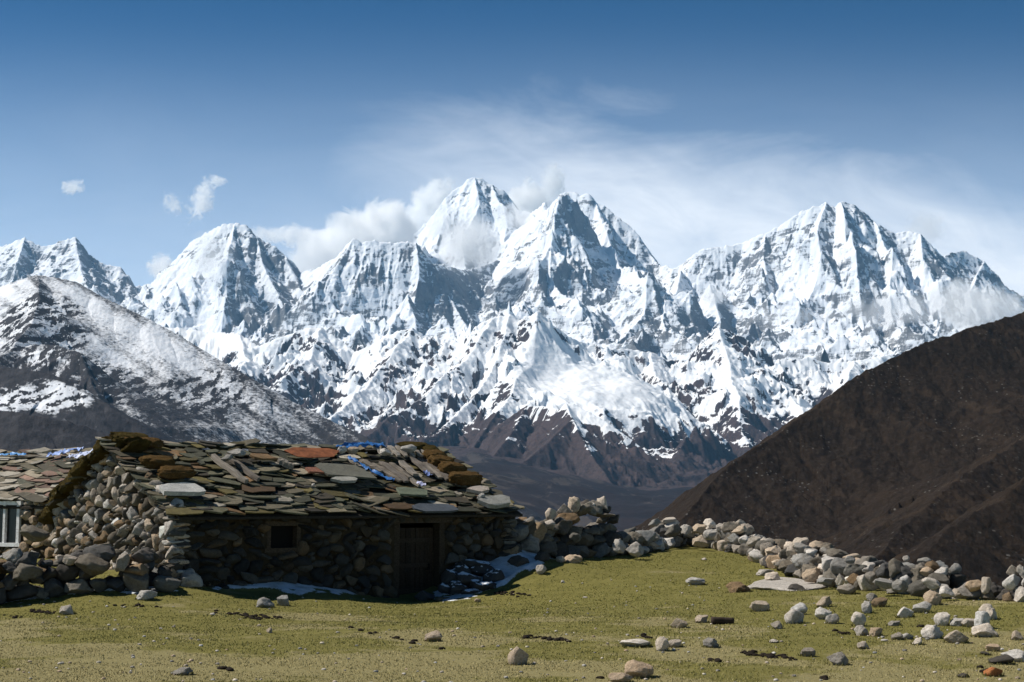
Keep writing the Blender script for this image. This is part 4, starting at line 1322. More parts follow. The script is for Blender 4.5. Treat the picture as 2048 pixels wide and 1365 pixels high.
def sod(bag, c, e1, e2, nr, l, w, h, seed):
    g_ = np.random.default_rng(seed)
    v = stone_shape(500 + seed, 3, 3, .05, .7, .95)
    v = np.sign(v) * np.abs(v) ** .6
    v += (vn3(v * 3 + seed) * .16)[:, None] * v + (vn3(v * 9 + seed) * .10)[:, None] * v
    v = v * np.array((l / 2, w / 2, h / 2))
    bag.add(c + np.outer(v[:, 0], e1) + np.outer(v[:, 1], e2) + np.outer(v[:, 2], nr), ICO[3][1])


for k in range(9):
    f_ = k / 8
    q = hp(-.05 + .04 * math.sin(k * 2), HWD + .25 - f_ * (HB + .0), 1.66 + f_ ** .8 * (ZR - 1.68))
    sod(b, q, EB2, DW, EN2, .62, .55, .30 + .05 * math.sin(k * 5), 60 + k)
for k in range(3):
    sod(b, hp(.12, HB + .1 - k * .42, ZR + .06 - .05 * k), -EB2 * .98 + UP * .0, DW, EN, .6, .5, .16, 75 + k)
b.build('verge_moss', m_moss, roof, True)

# ---- the second hut behind, to the left
EL2 = 10.5
G0 = P(186, 1000, 32.9); G0[2] = 0
D2 = np.array((-.906, .423, 0)); N2 = np.array((-.423, -.906, 0)); B2 = -N2
hut2 = empty('stone_hut', G0 + UP * .5)
hut2['_org'] = [float(q) for q in (G0 + UP * .5)]
tag(hut2, 'second stone hut with tan slate roof and white framed window, behind the big gable', 'hut')
p2_ = lambda s, bb, z=0.0: G0 + D2 * s + B2 * bb + UP * z
Wp = ray_plane(-22, 1090, G0, N2); Wq = ray_plane(44, 1006, G0, N2)
ws0 = float(np.dot(Wq - G0, D2)); ws1 = float(np.dot(Wp - G0, D2)); wz0, wz1 = Wp[2], Wq[2]
b = Bag()


def box2(bag, s0, s1, z0, z1, b0=0.0, b1=.4):
    bag.box(p2_((s0 + s1) / 2, (b0 + b1) / 2, (z0 + z1) / 2), D2 * (s1 - s0) / 2, B2 * (b1 - b0) / 2, UP * (z1 - z0) / 2)


box2(b, 0, ws0, -.3, 2.0); box2(b, ws1, EL2, -.3, 2.0); box2(b, ws0, ws1, -.3, wz0); box2(b, ws0, ws1, wz1, 2.0)
box2(b, 0, .4, -.3, 2.0, .402, 4.5); box2(b, EL2 - .4, EL2, -.3, 2.0, .402, 4.5); box2(b, .402, EL2 - .402, -.3, 2.0, 4.1, 4.498)
b.build('wall_core', m_mud, hut2)
b = Bag()
stone_face(b, p2_(0, 0), D2, N2, EL2, 1.95, .1, 45, 'TBTMGB', lambda s, z: not (ws0 - .1 < s < ws1 + .1 and wz0 - .12 < z < wz1 + .12), .05, .15, .8, .05, 9000, False, .3)
b.build('front_wall', m_wst, hut2, True)
w2 = frame_parts(hut2, 'window', p2_(ws0, -.0, wz0 + .05), D2, N2, ws1 - ws0, wz1 - wz0 - .1, .085, .07, m_white, (.8, .8, .8), 1, .05)
w2['_org'] = [float(q) for q in hut2.location]
b = Bag(); b.box(p2_((ws0 + ws1) / 2, .03, (wz0 + wz1) / 2), D2 * (ws1 - ws0 - .04) / 2, B2 * .006, UP * (wz1 - wz0 - .04) / 2)
b.build('pane', m_pane, w2)
b = Bag()
E2, S2, NR2 = slope_frame(p2_(0, 0, 1.95), p2_(0, 2.6, 3.13), D2)
slate_roof(b, p2_(-.1, 0, 1.97), D2, EL2, E2, S2, NR2, 47, 'bhhgbeabfge', skew=R(16), wr=(.5, 1.1), overhang=.12)
E3, S3, NR3 = slope_frame(p2_(0, 5.2, 1.95), p2_(0, 2.6, 3.13), D2)
slate_roof(b, p2_(0, 5.2, 1.95), D2, EL2, E3, S3, NR3, 48, 'bhabeabf', step=.3)
roof2 = b.build('roof', m_slate, hut2)
roof2['_org'] = [float(q) for q in hut2.location]
b = Bag()
for bb in (-.08, 5.3):
    V, Fc = prism([p2_(-.05, bb, 1.84), p2_(EL2, bb, 1.84), p2_(EL2, 2.6, 3.10), p2_(-.05, 2.6, 3.10)], UP * -.05); b.add(V, Fc, (.05, .04, .03))
b.build('roof_boards', m_wood, roof2)

# ---------------------------------------------------------------- things lying on the roofs
RP0 = hp(0, 0, 1.80) + EN * .12


def on_roof(px, py, lift=0.0):
    return ray_plane(px, py, RP0, EN) + EN * lift


def roof_thing(name, label, cat, bag, mat, org, group=None, smooth=False, col=None):
    V = np.concatenate(bag.V) - org
    o = mesh_obj(name, V, bag.F, mat, None, np.concatenate(bag.T), smooth)
    o.location = org
    if col is not None: o.color = (*col, 1)
    return tag(o, label, cat, group)


def plank(label, x0, y0, x1, y1, w, th, col, lift=.0, seed=0):
    """a split board: photo positions of its two ends on the roof"""
    a = on_roof(x0, y0, .06 + lift); e = on_roof(x1, y1, .05 + lift)
    g_ = np.random.default_rng(seed)
    ax = e - a; L = np.linalg.norm(ax); ax /= L
    sd_ = np.cross(EN, ax); n = 7
    V = []
    for i in range(n):
        f_ = i / (n - 1)
        c = a + ax * L * f_ + EN * .012 * math.sin(i * 2.1 + seed)
        ww_ = w / 2 * g_.uniform(.82, 1.1) * (1 if 0 < i < n - 1 else .7)
        for sx, sz in ((-1, -1), (1, -1), (1, 1), (-1, 1)):
            V.append(c + sd_ * sx * ww_ + EN * sz * th / 2 * g_.uniform(.8, 1.2))
    Fc = [(0, 1, 2, 3), (4 * n - 1, 4 * n - 2, 4 * n - 3, 4 * n - 4)]
    for i in range(n - 1):
        for k in range(4):
            Fc.append((4 * i + k, 4 * i + 4 + k, 4 * i + 4 + (k + 1) % 4, 4 * i + (k + 1) % 4))
    bg = Bag(); bg.add(np.array(V), Fc, col)
    # the mesh's x axis runs along the board so that the grain does too
    Mx = np.stack([ax, sd_, EN], 1)
    bg.V = [(v - a) @ Mx for v in bg.V]
    o = mesh_obj('roof_plank', bg.V[0], bg.F, m_wood, None, bg.T[0], False)
    o.matrix_world = Matrix([[*map(float, Mx[i]), float(a[i])] for i in range(3)] + [[0, 0, 0, 1]])
    tag(o, label, 'plank', 'loose planks on the hut roof')
    return o


LG = (.34, .30, .25); GR = (.22, .19, .16)
plank('long pale split pole slanting down the roof above the small window', 424, 918, 492, 968, .13, .09, LG, seed=1)
plank('second long grey pole beside the pale split pole on the roof', 452, 916, 516, 964, .11, .08, GR, seed=2)
plank('short thick grey log near the ridge, beside the two long poles', 555, 926, 585, 938, .14, .12, LG, seed=3)
PL = [(742, 932, 800, 966), (760, 930, 812, 968), (778, 934, 818, 962), (790, 938, 838, 976), (800, 930, 830, 956), (822, 924, 862, 956), (838, 920, 880, 960), (850, 926, 896, 964), (720, 928, 760, 950), (700, 922, 722, 938)]
PN = ['lowest left plank of the plank patch, touching the blue strip', 'broad dark plank second in the plank patch', 'short plank wedged between two broad ones in the plank patch', 'narrow bright plank reaching furthest down the roof',
      'short pale plank in the middle of the plank patch', 'greyish plank right of the middle of the plank patch', 'long pale plank beside the brown turf blocks', 'outermost plank, tucked against the brown turf blocks', 'short dark plank under the blue strip', 'small pale plank below the ridge stones and blue sheet']
for k, ((a, b_, c_, d_), nm) in enumerate(zip(PL, PN)):
    plank(nm, a, b_, c_, d_, .20 if k not in (2, 3) else .12, .05, LG if k in (3, 4, 6, 9) else (GR if k % 2 else (.27, .23, .185)), .02 * (k % 3), 10 + k)
RL = ['first', 'second', 'third', 'fourth', 'fifth', 'sixth', 'seventh']
for k in range(7):
    x0 = 745 + k * 15
    plank(f'{RL[k]} short slat from the blue sheet in the row of slats along the ridge', x0, 903 + k * .6, x0 + 20, 922 + k * .5, .13, .05, LG if k % 2 else (.40, .36, .31), .10, 40 + k)


def roof_slab(label, px, py, w, h, th, key, seed, lift=.1, rot=0.0, tilt=4):
    g_ = np.random.default_rng(seed)
    c = on_roof(px, py, lift)
    k = np.linalg.norm(c) / F
    e1_ = DW * math.cos(rot) + EB * math.sin(rot); e2_ = EB * math.cos(rot) - DW * math.sin(rot)
    tl = R(tilt)
    e2t = e2_ * math.cos(tl) - EN * math.sin(tl); nn = np.cross(e1_, e2t)
    nn = nn if nn[2] > 0 else -nn
    bg = Bag()
    slate(bag=bg, c=c, ea=e1_, eb=e2t, nrm=nn, w=w * k * 1.25, h=h, th=th, g_=g_, col=SL[key] if isinstance(key, str) else key)
    return roof_thing('roof_slab', label, 'slab', bg, m_slate, c, 'big loose slabs on the roof')


roof_slab('large white stone slab on the roof corner above the rubble gable', 364, 992, 78, .50, .09, (.50, .49, .46), 3, .14, .1, 0)
roof_slab('big smooth olive grey slab leaning in the middle of the roof', 686, 950, 95, .95, .05, (.145, .14, .11), 4, .10, -.2)
roof_slab('broad grey slab sticking out over the far end of the eave', 988, 1012, 66, .55, .10, (.27, .265, .24), 5, .12, .1, 0)
roof_slab('pinkish stone slab on the roof below the lowest brown turf block', 952, 990, 48, .34, .08, (.42, .36, .31), 6, .14, .3, 2)
roof_slab('flat dark bluish slab at the eave above the door', 868, 1024, 96, .42, .05, (.075, .088, .105), 7, .10, 0, 0)
roof_slab('greenish slab lying square below the plank patch', 822, 992, 72, .55, .05, (.135, .155, .105), 8, .10, -.1)
roof_slab('orange brown slab near the ridge beside the two poles', 520, 922, 52, .35, .05, (.20, .12, .055), 9, .10, 0)
roof_slab('reddish slab on the roof above the olive grey one', 636, 950, 44, .35, .05, (.24, .10, .06), 10, .10, 0)
roof_slab('long pale slab in the lower middle of the roof', 688, 970, 66, .28, .06, (.33, .32, .28), 11, .12, .1)
# rusty sheet along the ridge
bg = Bag(); g_ = np.random.default_rng(5)
c = on_roof(624, 918, .16)
slate(bg, c, DW, EB, EN, 1.35, .62, .02, g_, (.3, .1, .05))
roof_thing('rusty_sheet', 'rust red metal sheet laid over the ridge of the long hut', 'metal sheet', bg, m_rust, c)


def stone_on(name, label, px, py, w, h, key, k, group='stones weighting the roof', lift=.0, seed=0, onr=True):
    c = on_roof(px, py, .12 + lift)
    s = np.linalg.norm(c) / F
    o = stone_obj(name, k, c, (w * s / 2, w * s * .4, h * s / 2), (0, 0, .6 + seed), tone(key, np.random.default_rng(seed + 3), .08))
    tag(o, label, 'stone', group)


stone_on('roof_stone', 'white block stone at the near end of the blue sheet on the ridge', 681, 914, 20, 16, 'W', 1, lift=.05)
stone_on('roof_stone', 'brownish round stone on the ridge beside the white block stone', 702, 915, 24, 16, 'T', 4, lift=.05)
stone_on('roof_stone', 'oval white stone lying among the short slats on the ridge', 766, 921, 26, 14, 'W', 6, lift=.10)
stone_on('roof_stone', 'speckled grey stone at the end of the slat row on the ridge', 812, 916, 34, 20, 'L', 8, lift=.10)
stone_on('roof_stone', 'small pale stone beside the heads of the two long poles', 468, 921, 36, 16, 'L', 2, lift=.06)
stone_on('roof_stone', 'rounded grey stone on the roof between the two long poles', 452, 930, 26, 14, 'G', 5, lift=.05)
stone_on('roof_stone', 'tiny white pebble in the middle of the slate roof', 623, 983, 7, 6, 'W', 7, lift=.03)
stone_on('roof_stone', 'pale stone tucked under the slab at the far eave', 958, 1006, 16, 14, 'L', 9, lift=.04)


def turf_block(label, px, py, w, h, seed, mat=m_turf, d=.38):
    c = on_roof(px, py, .16)
    s = np.linalg.norm(c) / F
    bg = Bag()
    sod(bg, c, DW, EB * .9 + np.cross(DW, EB) * 0, EN, w * s * 1.15, d, h * s * 1.15, seed)
    roof_thing('turf_block', label, 'turf block', bg, mat, c, 'turf blocks on the hut roof', True)


turf_block('lowest and longest brown turf block at the far end of the roof', 926, 969, 68, 20, 1)
turf_block('brown turf block second from the bottom at the far end of the roof', 902, 949, 54, 18, 2)
turf_block('brown turf block third from the bottom at the far end of the roof', 878, 935, 50, 16, 3)
turf_block('topmost brown turf block of the stepped stack on the roof', 866, 923, 44, 14, 4)
turf_block('dark mossy turf block lying along the ridge at its far end', 824, 906, 68, 14, 5, m_moss)
turf_block('small dark turf block beside the mossy one on the ridge end', 856, 912, 36, 12, 6, m_moss)
turf_block('long dark turf roll on the ridge over the rubble gable', 258, 889, 64, 12, 7, m_moss)
turf_block('brown turf block just below the ridge over the rubble gable', 286, 899, 66, 12, 8)
turf_block('brown turf block halfway down the roof edge over the gable', 312, 938, 60, 18, 9)
turf_block('lowest brown turf block of the roof edge over the gable', 350, 960, 66, 18, 10)


def cloth(name, label, pts, w, col, seed, lift=.12, plane=on_roof):
    """a crumpled strip of plastic lying on the roof"""
    g_ = np.random.default_rng(seed)
    C = [plane(px, py) + EN * lift for px, py in pts]
    Q = []
    for a, e in zip(C[:-1], C[1:]):
        for i in range(6): Q.append(a + (e - a) * i / 6)
    Q.append(C[-1])
    V = []; m_ = 5
    for i, q in enumerate(Q):
        d_ = (Q[min(i + 1, len(Q) - 1)] - Q[max(i - 1, 0)]); d_ = d_ / np.linalg.norm(d_); s_ = np.cross(EN, d_)
        ww_ = w * g_.uniform(.55, 1.2)
        for k in range(m_):
            V.append(q + s_ * ww_ * (k / (m_ - 1) - .5) + EN * g_.uniform(0, .09))
    n = len(Q)
    V = np.array(V); Vb = V - EN * .006
    Fc = []
    for i in range(n - 1):
        for k in range(m_ - 1):
            a = i * m_ + k
            Fc.append((a, a + 1, a + m_ + 1, a + m_)); o_ = n * m_
            Fc.append((a + o_, a + m_ + o_, a + m_ + 1 + o_, a + 1 + o_))
    bg = Bag(); bg.add(np.concatenate([V, Vb]), Fc)
    roof_thing(name, label, 'plastic sheet', bg, m_cloth, C[0], None, True, col)


BLUE = (.05, .19, .48)
cloth('plastic_sheet', 'crumpled blue plastic sheet along the ridge behind the white block stone', [(672, 912), (700, 908), (735, 905), (765, 907)], .20, BLUE, 1, .18)
cloth('plastic_sheet', 'narrow blue plastic strip running down the roof beside the planks', [(694, 928), (722, 946), (750, 962), (784, 974)], .12, BLUE, 2, .14)
cloth('plastic_sheet', 'white plastic scrap below the planks in the middle of the roof', [(832, 978), (846, 986)], .16, (.55, .55, .72), 3, .14)
cloth('plastic_sheet', 'small blue white plastic scrap between two planks', [(846, 958), (856, 966)], .12, (.35, .45, .8), 5, .16)
_q0 = p2_(0, 0, 1.97) + NR2 * .08
on2 = lambda px, py: ray_plane(px, py, _q0, NR2)
cloth('plastic_sheet', 'pale blue plastic sheet near the ridge of the tan slate roof', [(92, 922), (118, 917), (140, 912), (160, 910)], .28, (.30, .42, .75), 6, .12, on2)
cloth('plastic_sheet', 'white blue plastic sheet bunched where the tan roof meets the gable', [(132, 926), (155, 922), (182, 916)], .38, (.55, .60, .78), 7, .12, on2)
cloth('plastic_sheet', 'bright blue plastic rag at the outer end of the tan slate roof', [(-12, 922), (20, 919), (48, 920)], .16, (.10, .32, .65), 8, .12, on2)

# ================================================================ stones on the grass
ROCKS = [
    # px centre, py foot, width px, height px, tone, label, proto, squash of depth
    (374, 1178, 52, 36, 'L', 'big pale boulder at the corner of the hut, on the grass edge'),
    (290, 1204, 38, 18, 'L', 'flat light grey stone on the grass before the low dark wall'),
    (132, 1231, 28, 20, 'L', 'pale block stone alone on the grass below the white window'),
    (528, 1219, 34, 20, 'G', 'flat grey stone beside a rounder one in front of the hut'),
    (566, 1216, 24, 21, 'G', 'round grey stone beside a flatter one in front of the hut'),
    (538, 1267, 12, 11, 'T', 'small tan stone alone in the middle of the near meadow'),
    (866, 1284, 31, 22, 'T', 'squarish pinkish stone alone in front of the hut door'),
    (1036, 1334, 38, 36, 'T', 'tall pinkish brown boulder alone in the central foreground meadow'),
    (361, 1354, 40, 15, 'G', 'low grey stone at the bottom edge of the meadow'),
    (1279, 1361, 54, 36, 'T', 'large lumpy tan boulder at the bottom edge of the meadow'),
    (1241, 1369, 44, 20, 'T', 'pale stone half out of frame beside the lumpy tan boulder'),
    (1272, 1300, 58, 15, 'W', 'long flat cream stone near the upright white one'),
    (1325, 1307, 24, 28, 'W', 'upright white stone with a blunt top'),
    (1350, 1299, 28, 15, 'L', 'grey stone tucked behind the upright white one'),
    (1423, 1299, 31, 18, 'G', 'grey rounded block right beside the trail of dark dung'),
    (1359, 1257, 31, 19, 'T', 'brownish round stone left of the short dark log'),
    (1404, 1247, 26, 15, 'T', 'small pinkish stone touching the shadow of the dark log'),
    (1392, 1173, 35, 15, 'L', 'flat pale stone sunk in the grass of the central rise'),
    (1480, 1190, 46, 21, 'B', 'cracked brown stone at the end of the flat rock slab'),
    (1532, 1153, 34, 12, 'L', 'thin grey stone above the flat rock slab'),
    (1547, 1168, 32, 22, 'W', 'white wedge stone resting against the flat rock slab'),
    (1596, 1183, 35, 13, 'D', 'dark flat stone lying on the front of the pale rock slab'),
    (1520, 1224, 34, 21, 'T', 'pinkish stone with a dark underside, below the rock slab'),
    (1554, 1259, 22, 16, 'G', 'small dark grey stone below the pair of white boulders'),
    (1598, 1232, 30, 24, 'W', 'rear white boulder of the touching pair'),
    (1591, 1250, 36, 30, 'L', 'front bluish white boulder of the touching pair'),
    (1650, 1218, 28, 22, 'T', 'angular cream boulder at the top of the group of three'),
    (1649, 1241, 30, 25, 'W', 'rounded white boulder in the middle of the group of three'),
    (1667, 1251, 27, 20, 'L', 'small speckled boulder at the foot of the group of three'),
    (1696, 1192, 36, 21, 'G', 'angular grey stone just below the tumbled wall'),
    (1745, 1204, 20, 16, 'G', 'small dark stone topmost of the cluster under the wall'),
    (1762, 1218, 30, 19, 'B', 'brown rounded stone leaning in the cluster under the wall'),
    (1736, 1229, 26, 24, 'L', 'pale speckled block lowest of the cluster under the wall'),
    (1813, 1240, 31, 22, 'W', 'white wedge stone with grey foot, alone right of the cluster'),
    (1790, 1253, 24, 10, 'G', 'low flat grey stone beneath the white wedge stone'),
    (1719, 1256, 26, 28, 'W', 'pear shaped white boulder standing above two small ones'),
    (1726, 1272, 27, 20, 'L', 'rough pale stone directly beneath the pear shaped boulder'),
    (1754, 1274, 27, 18, 'T', 'cream stone beside the rough one beneath the pear boulder'),
    (1727, 1300, 22, 15, 'L', 'small oval speckled stone alone in the open grass'),
    (1548, 1287, 18, 7, 'W', 'flat white chip of stone in the open grass'),
    (1617, 1315, 26, 17, 'G', 'grey pointed stone beside the end of the dung trail'),
    (1677, 1335, 38, 25, 'G', 'large round grey boulder in the near meadow'),
    (1796, 1283, 22, 15, 'G', 'dark grey pointed stone in the row of three small ones'),
    (1816, 1281, 24, 12, 'L', 'pale flat stone at the end of the row of three'),
    (1838, 1292, 22, 14, 'W', 'small white wedge stone below the row of three'),
    (1770, 1285, 13, 5, 'W', 'tiny white chip before the row of three small stones'),
    (1810, 1305, 9, 5, 'G', 'tiny grey chip below the small white wedge'),
    (1848, 1228, 36, 22, 'L', 'white topped speckled boulder leaning on the brown one'),
    (1868, 1214, 32, 28, 'T', 'tan boulder with a dark cap beside the speckled one'),
    (1888, 1256, 30, 26, 'W', 'white boulder touching the back of the smooth cream one'),
    (1868, 1281, 42, 27, 'W', 'smooth cream boulder like a loaf'),
    (1916, 1289, 43, 24, 'T', 'knobbly tan boulder in front of the smooth cream one'),
    (1917, 1256, 28, 16, 'L', 'grey block in the gap left of the speckled oval stone'),
    (1943, 1258, 30, 17, 'L', 'speckled oval stone touching the tall white boulders'),
    (1983, 1244, 36, 31, 'W', 'rearmost white boulder of the tall stacked three'),
    (1968, 1262, 32, 34, 'W', 'tall pointed white boulder in the middle of the stacked three'),
    (1972, 1278, 46, 26, 'W', 'lowest cracked boulder of the tall stacked three'),
    (2037, 1284, 22, 19, 'T', 'cream pebble like boulder alone near the right frame edge'),
    (1988, 1303, 26, 14, 'T', 'small tan oval stone above the white and black pair'),
    (2034, 1326, 50, 24, 'W', 'large white flat boulder behind the smooth black one'),
    (2008, 1333, 46, 18, 'D', 'smooth black blue stone in front of the white boulder'),
    (1990, 1356, 34, 18, 'O', 'rusty orange stone in the corner of the meadow'),
    (1928, 1357, 22, 8, 'D', 'low dark stone beside the rusty orange one'),
    (1974, 1311, 20, 7, 'D', 'flat dark stone left above the smooth black one'),
    (1082, 1152, 20, 18, 'L', 'pale stone at the edge of the old snow near the ragged wall'),
    (1121, 1129, 18, 13, 'L', 'small pale stone at the foot of the ragged wall'),
    (1147, 1130, 34, 16, 'T', 'oblong tan stone at the foot of the ragged wall'),
    (800, 1180, 42, 32, 'M', 'mossy dark boulder beside the door, on the grass edge'),
    (752, 1160, 36, 26, 'D', 'dark boulder with a snow cap against the hut wall'),
    (848, 1204, 38, 20, 'D', 'dark flat stone where the grass meets the door hollow'),
    (884, 1204, 30, 9, 'B', 'low brown stone in the strip of old snow below the door'),
    (955, 1208, 12, 8, 'T', 'small tan stone on the grass under the snow edge'),
    (1038, 1138, 40, 20, 'D', 'dark round stone standing in the old snow by the wall'),
    (1085, 1128, 30, 18, 'D', 'smaller dark stone in the snow by the ragged wall'),
    (425, 1232, 10, 5, 'W', 'small white chip in the dung on the meadow'),
    (1126, 1166, 8, 5, 'W', 'tiny white stone on the upper grass right of the snow'),
    (1170, 1196, 9, 3, 'W', 'tiny flat white stone in the middle grass'),
    (1408, 1122, 10, 5, 'W', 'tiny pale stone below the curving wall'),
]
for i, (px, py, w, h, k, lab) in enumerate(ROCKS):
    g_ = np.random.default_rng(900 + i)
    g = ground_at(px, py - h * .10)
    s = g[1] / F
    W_, H_ = w * s, h * s
    flatness = H_ / W_
    g[1] += W_ * .32
    g[2] = float(gz(g[0], g[1])[0]) + H_ * .40
    o = stone_obj('boulder' if W_ > .16 else 'stone', (i * 7 + 3) % 18, g, (W_ / 2 * 1.10, W_ / 2 * g_.uniform(.78, 1.0), H_ / 2 * 1.2), (g_.normal(0, .06), g_.normal(0, .08), g_.uniform(-.35, .35)), tone(k, g_, .07))
    tag(o, lab, 'boulder' if W_ > .16 else 'stone', 'stones scattered on the meadow')

# longer grass that grazing animals leave round the stones
tv = []; tt_ = []
g_ = np.random.default_rng(66)
for o in [q for q in COL.objects if q.get('group') == 'stones scattered on the meadow']:
    if o.scale[0] < .06: continue
    for k in range(int(70 * o.scale[0] / .2)):
        a = g_.uniform(0, 2 * math.pi); rr = o.scale[0] * g_.uniform(.85, 1.12)
        x = o.location[0] + math.cos(a) * rr; y = o.location[1] + math.sin(a) * rr * .9
        tv.append((x, y)); tt_.append(g_.uniform(.6, 1.1))
tv = np.array(tv); tz = gz(tv[:, 0], tv[:, 1]) - .006; n = len(tv)
hh = g_.uniform(.025, .065, n); an = g_.uniform(0, math.pi, n); ww = g_.uniform(.005, .010, n)
V = np.stack([np.stack([tv[:, 0] - np.cos(an) * ww, tv[:, 1] - np.sin(an) * ww, tz], -1), np.stack([tv[:, 0] + np.cos(an) * ww, tv[:, 1] + np.sin(an) * ww, tz], -1),
              np.stack([tv[:, 0] + g_.normal(0, .35, n) * hh, tv[:, 1] + g_.normal(0, .35, n) * hh, tz + hh], -1)], 1).reshape(-1, 3)
o = mesh_obj('grass_tufts', V, np.arange(3 * n).reshape(-1, 3), m_bl, tint=np.repeat(np.array(tt_)[:, None] * np.array((.16, .145, .045)), 3, axis=0), smooth=False)
tag(o, 'longer grass standing round the loose stones', kind='stuff')

# flat sunk slab of pale rock
c = ground_at(1560, 1172)
bg = Bag()
v = stone_shape(811, 3, 5, .05); v[:, 2] = np.clip(v[:, 2], -1, .25)
sl = c[1] / F
bg.add(v * np.array((70 * sl, 1.35, .13)) * (1 + .22 * vn3(v * 1.7)[:, None]), ICO[3][1], TONE['L'])
v2 = stone_shape(812, 3, 5, .05); v2[:, 2] = np.clip(v2[:, 2], -1, .25)
bg.add(v2 * np.array((26 * sl, .6, .12)) + np.array((64 * sl, .1, 0)), ICO[3][1], TONE['T'])
V = np.concatenate(bg.V); V[:, 2] += gz(V[:, 0] + c[0], V[:, 1] + c[1], False) - c[2] + .02
o = mesh_obj('rock_slab', V, bg.F, m_wst, None, np.concatenate(bg.T), True)
o.location = c
tag(o, 'long flat slab of pale rock sunk level with the grass', 'rock slab')

# short dark log
c = ground_at(1445, 1247)
s = c[1] / F
n_ = 10; m_ = 12; V = []; g_ = np.random.default_rng(8)
for i in range(n_):
    for j in range(m_):
        a = j / m_ * 2 * math.pi; r_ = (.062 - .018 * i / n_) * g_.uniform(.88, 1.1)
        V.append(((i / (n_ - 1) - .5) * 44 * s, math.cos(a) * r_, math.sin(a) * r_ + .05))
Fc = [tuple(range(m_ - 1, -1, -1)), tuple(range((n_ - 1) * m_, n_ * m_))] + [(i * m_ + j, i * m_ + (j + 1) % m_, (i + 1) * m_ + (j + 1) % m_, (i + 1) * m_ + j) for i in range(n_ - 1) for j in range(m_)]
o = mesh_obj('log', V, Fc, m_wood, None, np.tile((.07, .05, .035), (len(V), 1)), True)
o.location = c; o.rotation_euler = (0, 0, .12)
tag(o, 'short dark weathered log lying on the grass', 'log')

# heap of dark stones with snow caps by the door
m_cap, t = new_mat('snow_capped_stone')
gn = t.add('ShaderNodeNewGeometry')
nz_ = t.add('ShaderNodeSeparateXYZ', {0: gn.outputs['Normal']}).outputs[2]
n = t.noise(gn.outputs['Position'], 7, 5, .7)
f = t.mapr(t.m('ADD', nz_, t.m('MULTIPLY', t.m('SUBTRACT', n, .5), 1.6)), .80, .95, 0, 1, True)
c_ = t.mix(f, t.mix(n, (.03, .028, .027), (.09, .085, .08)), (.80, .83, .87))
finish(t, c_, .9, None, .1)
c0 = ground_at(945, 1160)
heap = empty('stone_heap', c0)
tag(heap, 'heap of dark stones patched with snow beside the hut door', 'stone heap')
hm = []
for k in range(6):
    me = PROTO[k * 3].copy(); me.materials.clear(); me.materials.append(m_cap); hm.append(me)
for k, (px, py, Yd, w, h) in enumerate([(945, 1128, 32.6, 68, 16), (920, 1142, 32.2, 44, 28), (965, 1140, 32.4, 56, 26), (985, 1158, 32.1, 40, 34), (935, 1160, 31.8, 52, 28), (900, 1158, 31.9, 36, 30), (960, 1172, 31.6, 50, 22), (915, 1176, 31.5, 46, 22), (985, 1174, 31.7, 30, 18), (940, 1184, 31.4, 36, 12), (890, 1178, 31.6, 26, 20)]):
    q = P(px, py, Yd) - c0; s = Yd / F
    o = bpy.data.objects.new('stone', hm[k % 6]); COL.objects.link(o); o.parent = heap
    o.location = q; o.scale = (w * s * .54, w * s * .45, h * s * .62); o.rotation_euler = (0, .1 * math.sin(k * 3), .7 * math.sin(k * 5))

# dung crumbs and pebbles, too many and too small to count
bg = Bag(); g_ = np.random.default_rng(77)
m_dung, t = new_mat('dry_dung')
finish(t, (0.022, 0.017, 0.012, 1), .95, None, .1)
spots = [(1485, 1305, 1555, 1313, 46), (1560, 1312, 1590, 1320, 10), (430, 1226, 560, 1238, 40), (60, 1222, 110, 1226, 26), (480, 1233, 520, 1238, 24), (1045, 1276, 1140, 1283, 26), (990, 1186, 1060, 1192, 40),
         (1418, 1322, 1448, 1324, 5), (1640, 1356, 1650, 1357, 2), (1960, 1339, 1978, 1345, 4), (440, 1336, 470, 1342, 6), (1190, 1352, 1200, 1354, 2), (230, 1210, 330, 1216, 14), (1280, 1274, 1300, 1278, 5), (1660, 1262, 1700, 1268, 8), (0, 1228, 40, 1234, 6), (700, 1258, 900, 1300, 14), (1520, 1132, 1560, 1140, 8), (1830, 1254, 1860, 1264, 6)]
for x0, y0, x1, y1, n in spots:
    for k in range(n):
        f_ = g_.random()
        q = ground_at(x0 + (x1 - x0) * f_ + g_.normal(0, 3), y0 + (y1 - y0) * f_ + g_.normal(0, 1.6))
        r_ = g_.uniform(.012, .038)
        bg.add(ICO[1][0] * np.array((r_ * 1.3, r_ * 1.2, r_ * .7)) * (1 + g_.uniform(-.2, .2, (42, 1))) + q + UP * r_ * .3, ICO[1][1])
o = bg.build('dung_crumbs', m_dung, None, True)
tag(o, 'dark crumbs of dry dung strewn on the grass', kind='stuff')
bg = Bag()
for k in range(420):
    px = g_.uniform(-60, 2110); py = g_.uniform(1150, 1372)
    q = ground_at(px, py)
    if rim_dist(q[:1], q[1:2])[0] > -.4 or poly_sd(q[:1], q[1:2], [hp(-1, -.6)[:2], hp(9, -.6)[:2], hp(9, 7)[:2], hp(-1, 7)[:2]])[0] > 0: continue
    r_ = g_.uniform(.008, .022)
    bg.add(ICO[1][0] * np.array((r_ * 1.3, r_ * 1.2, r_ * .8)) * (1 + g_.uniform(-.2, .2, (42, 1))) + q + UP * r_ * .4, ICO[1][1], tone('WLTG'[g_.integers(4)], g_, .1))
o = bg.build('pebbles', m_wst, None, True)
tag(o, 'small pale pebbles strewn over the grass', kind='stuff')
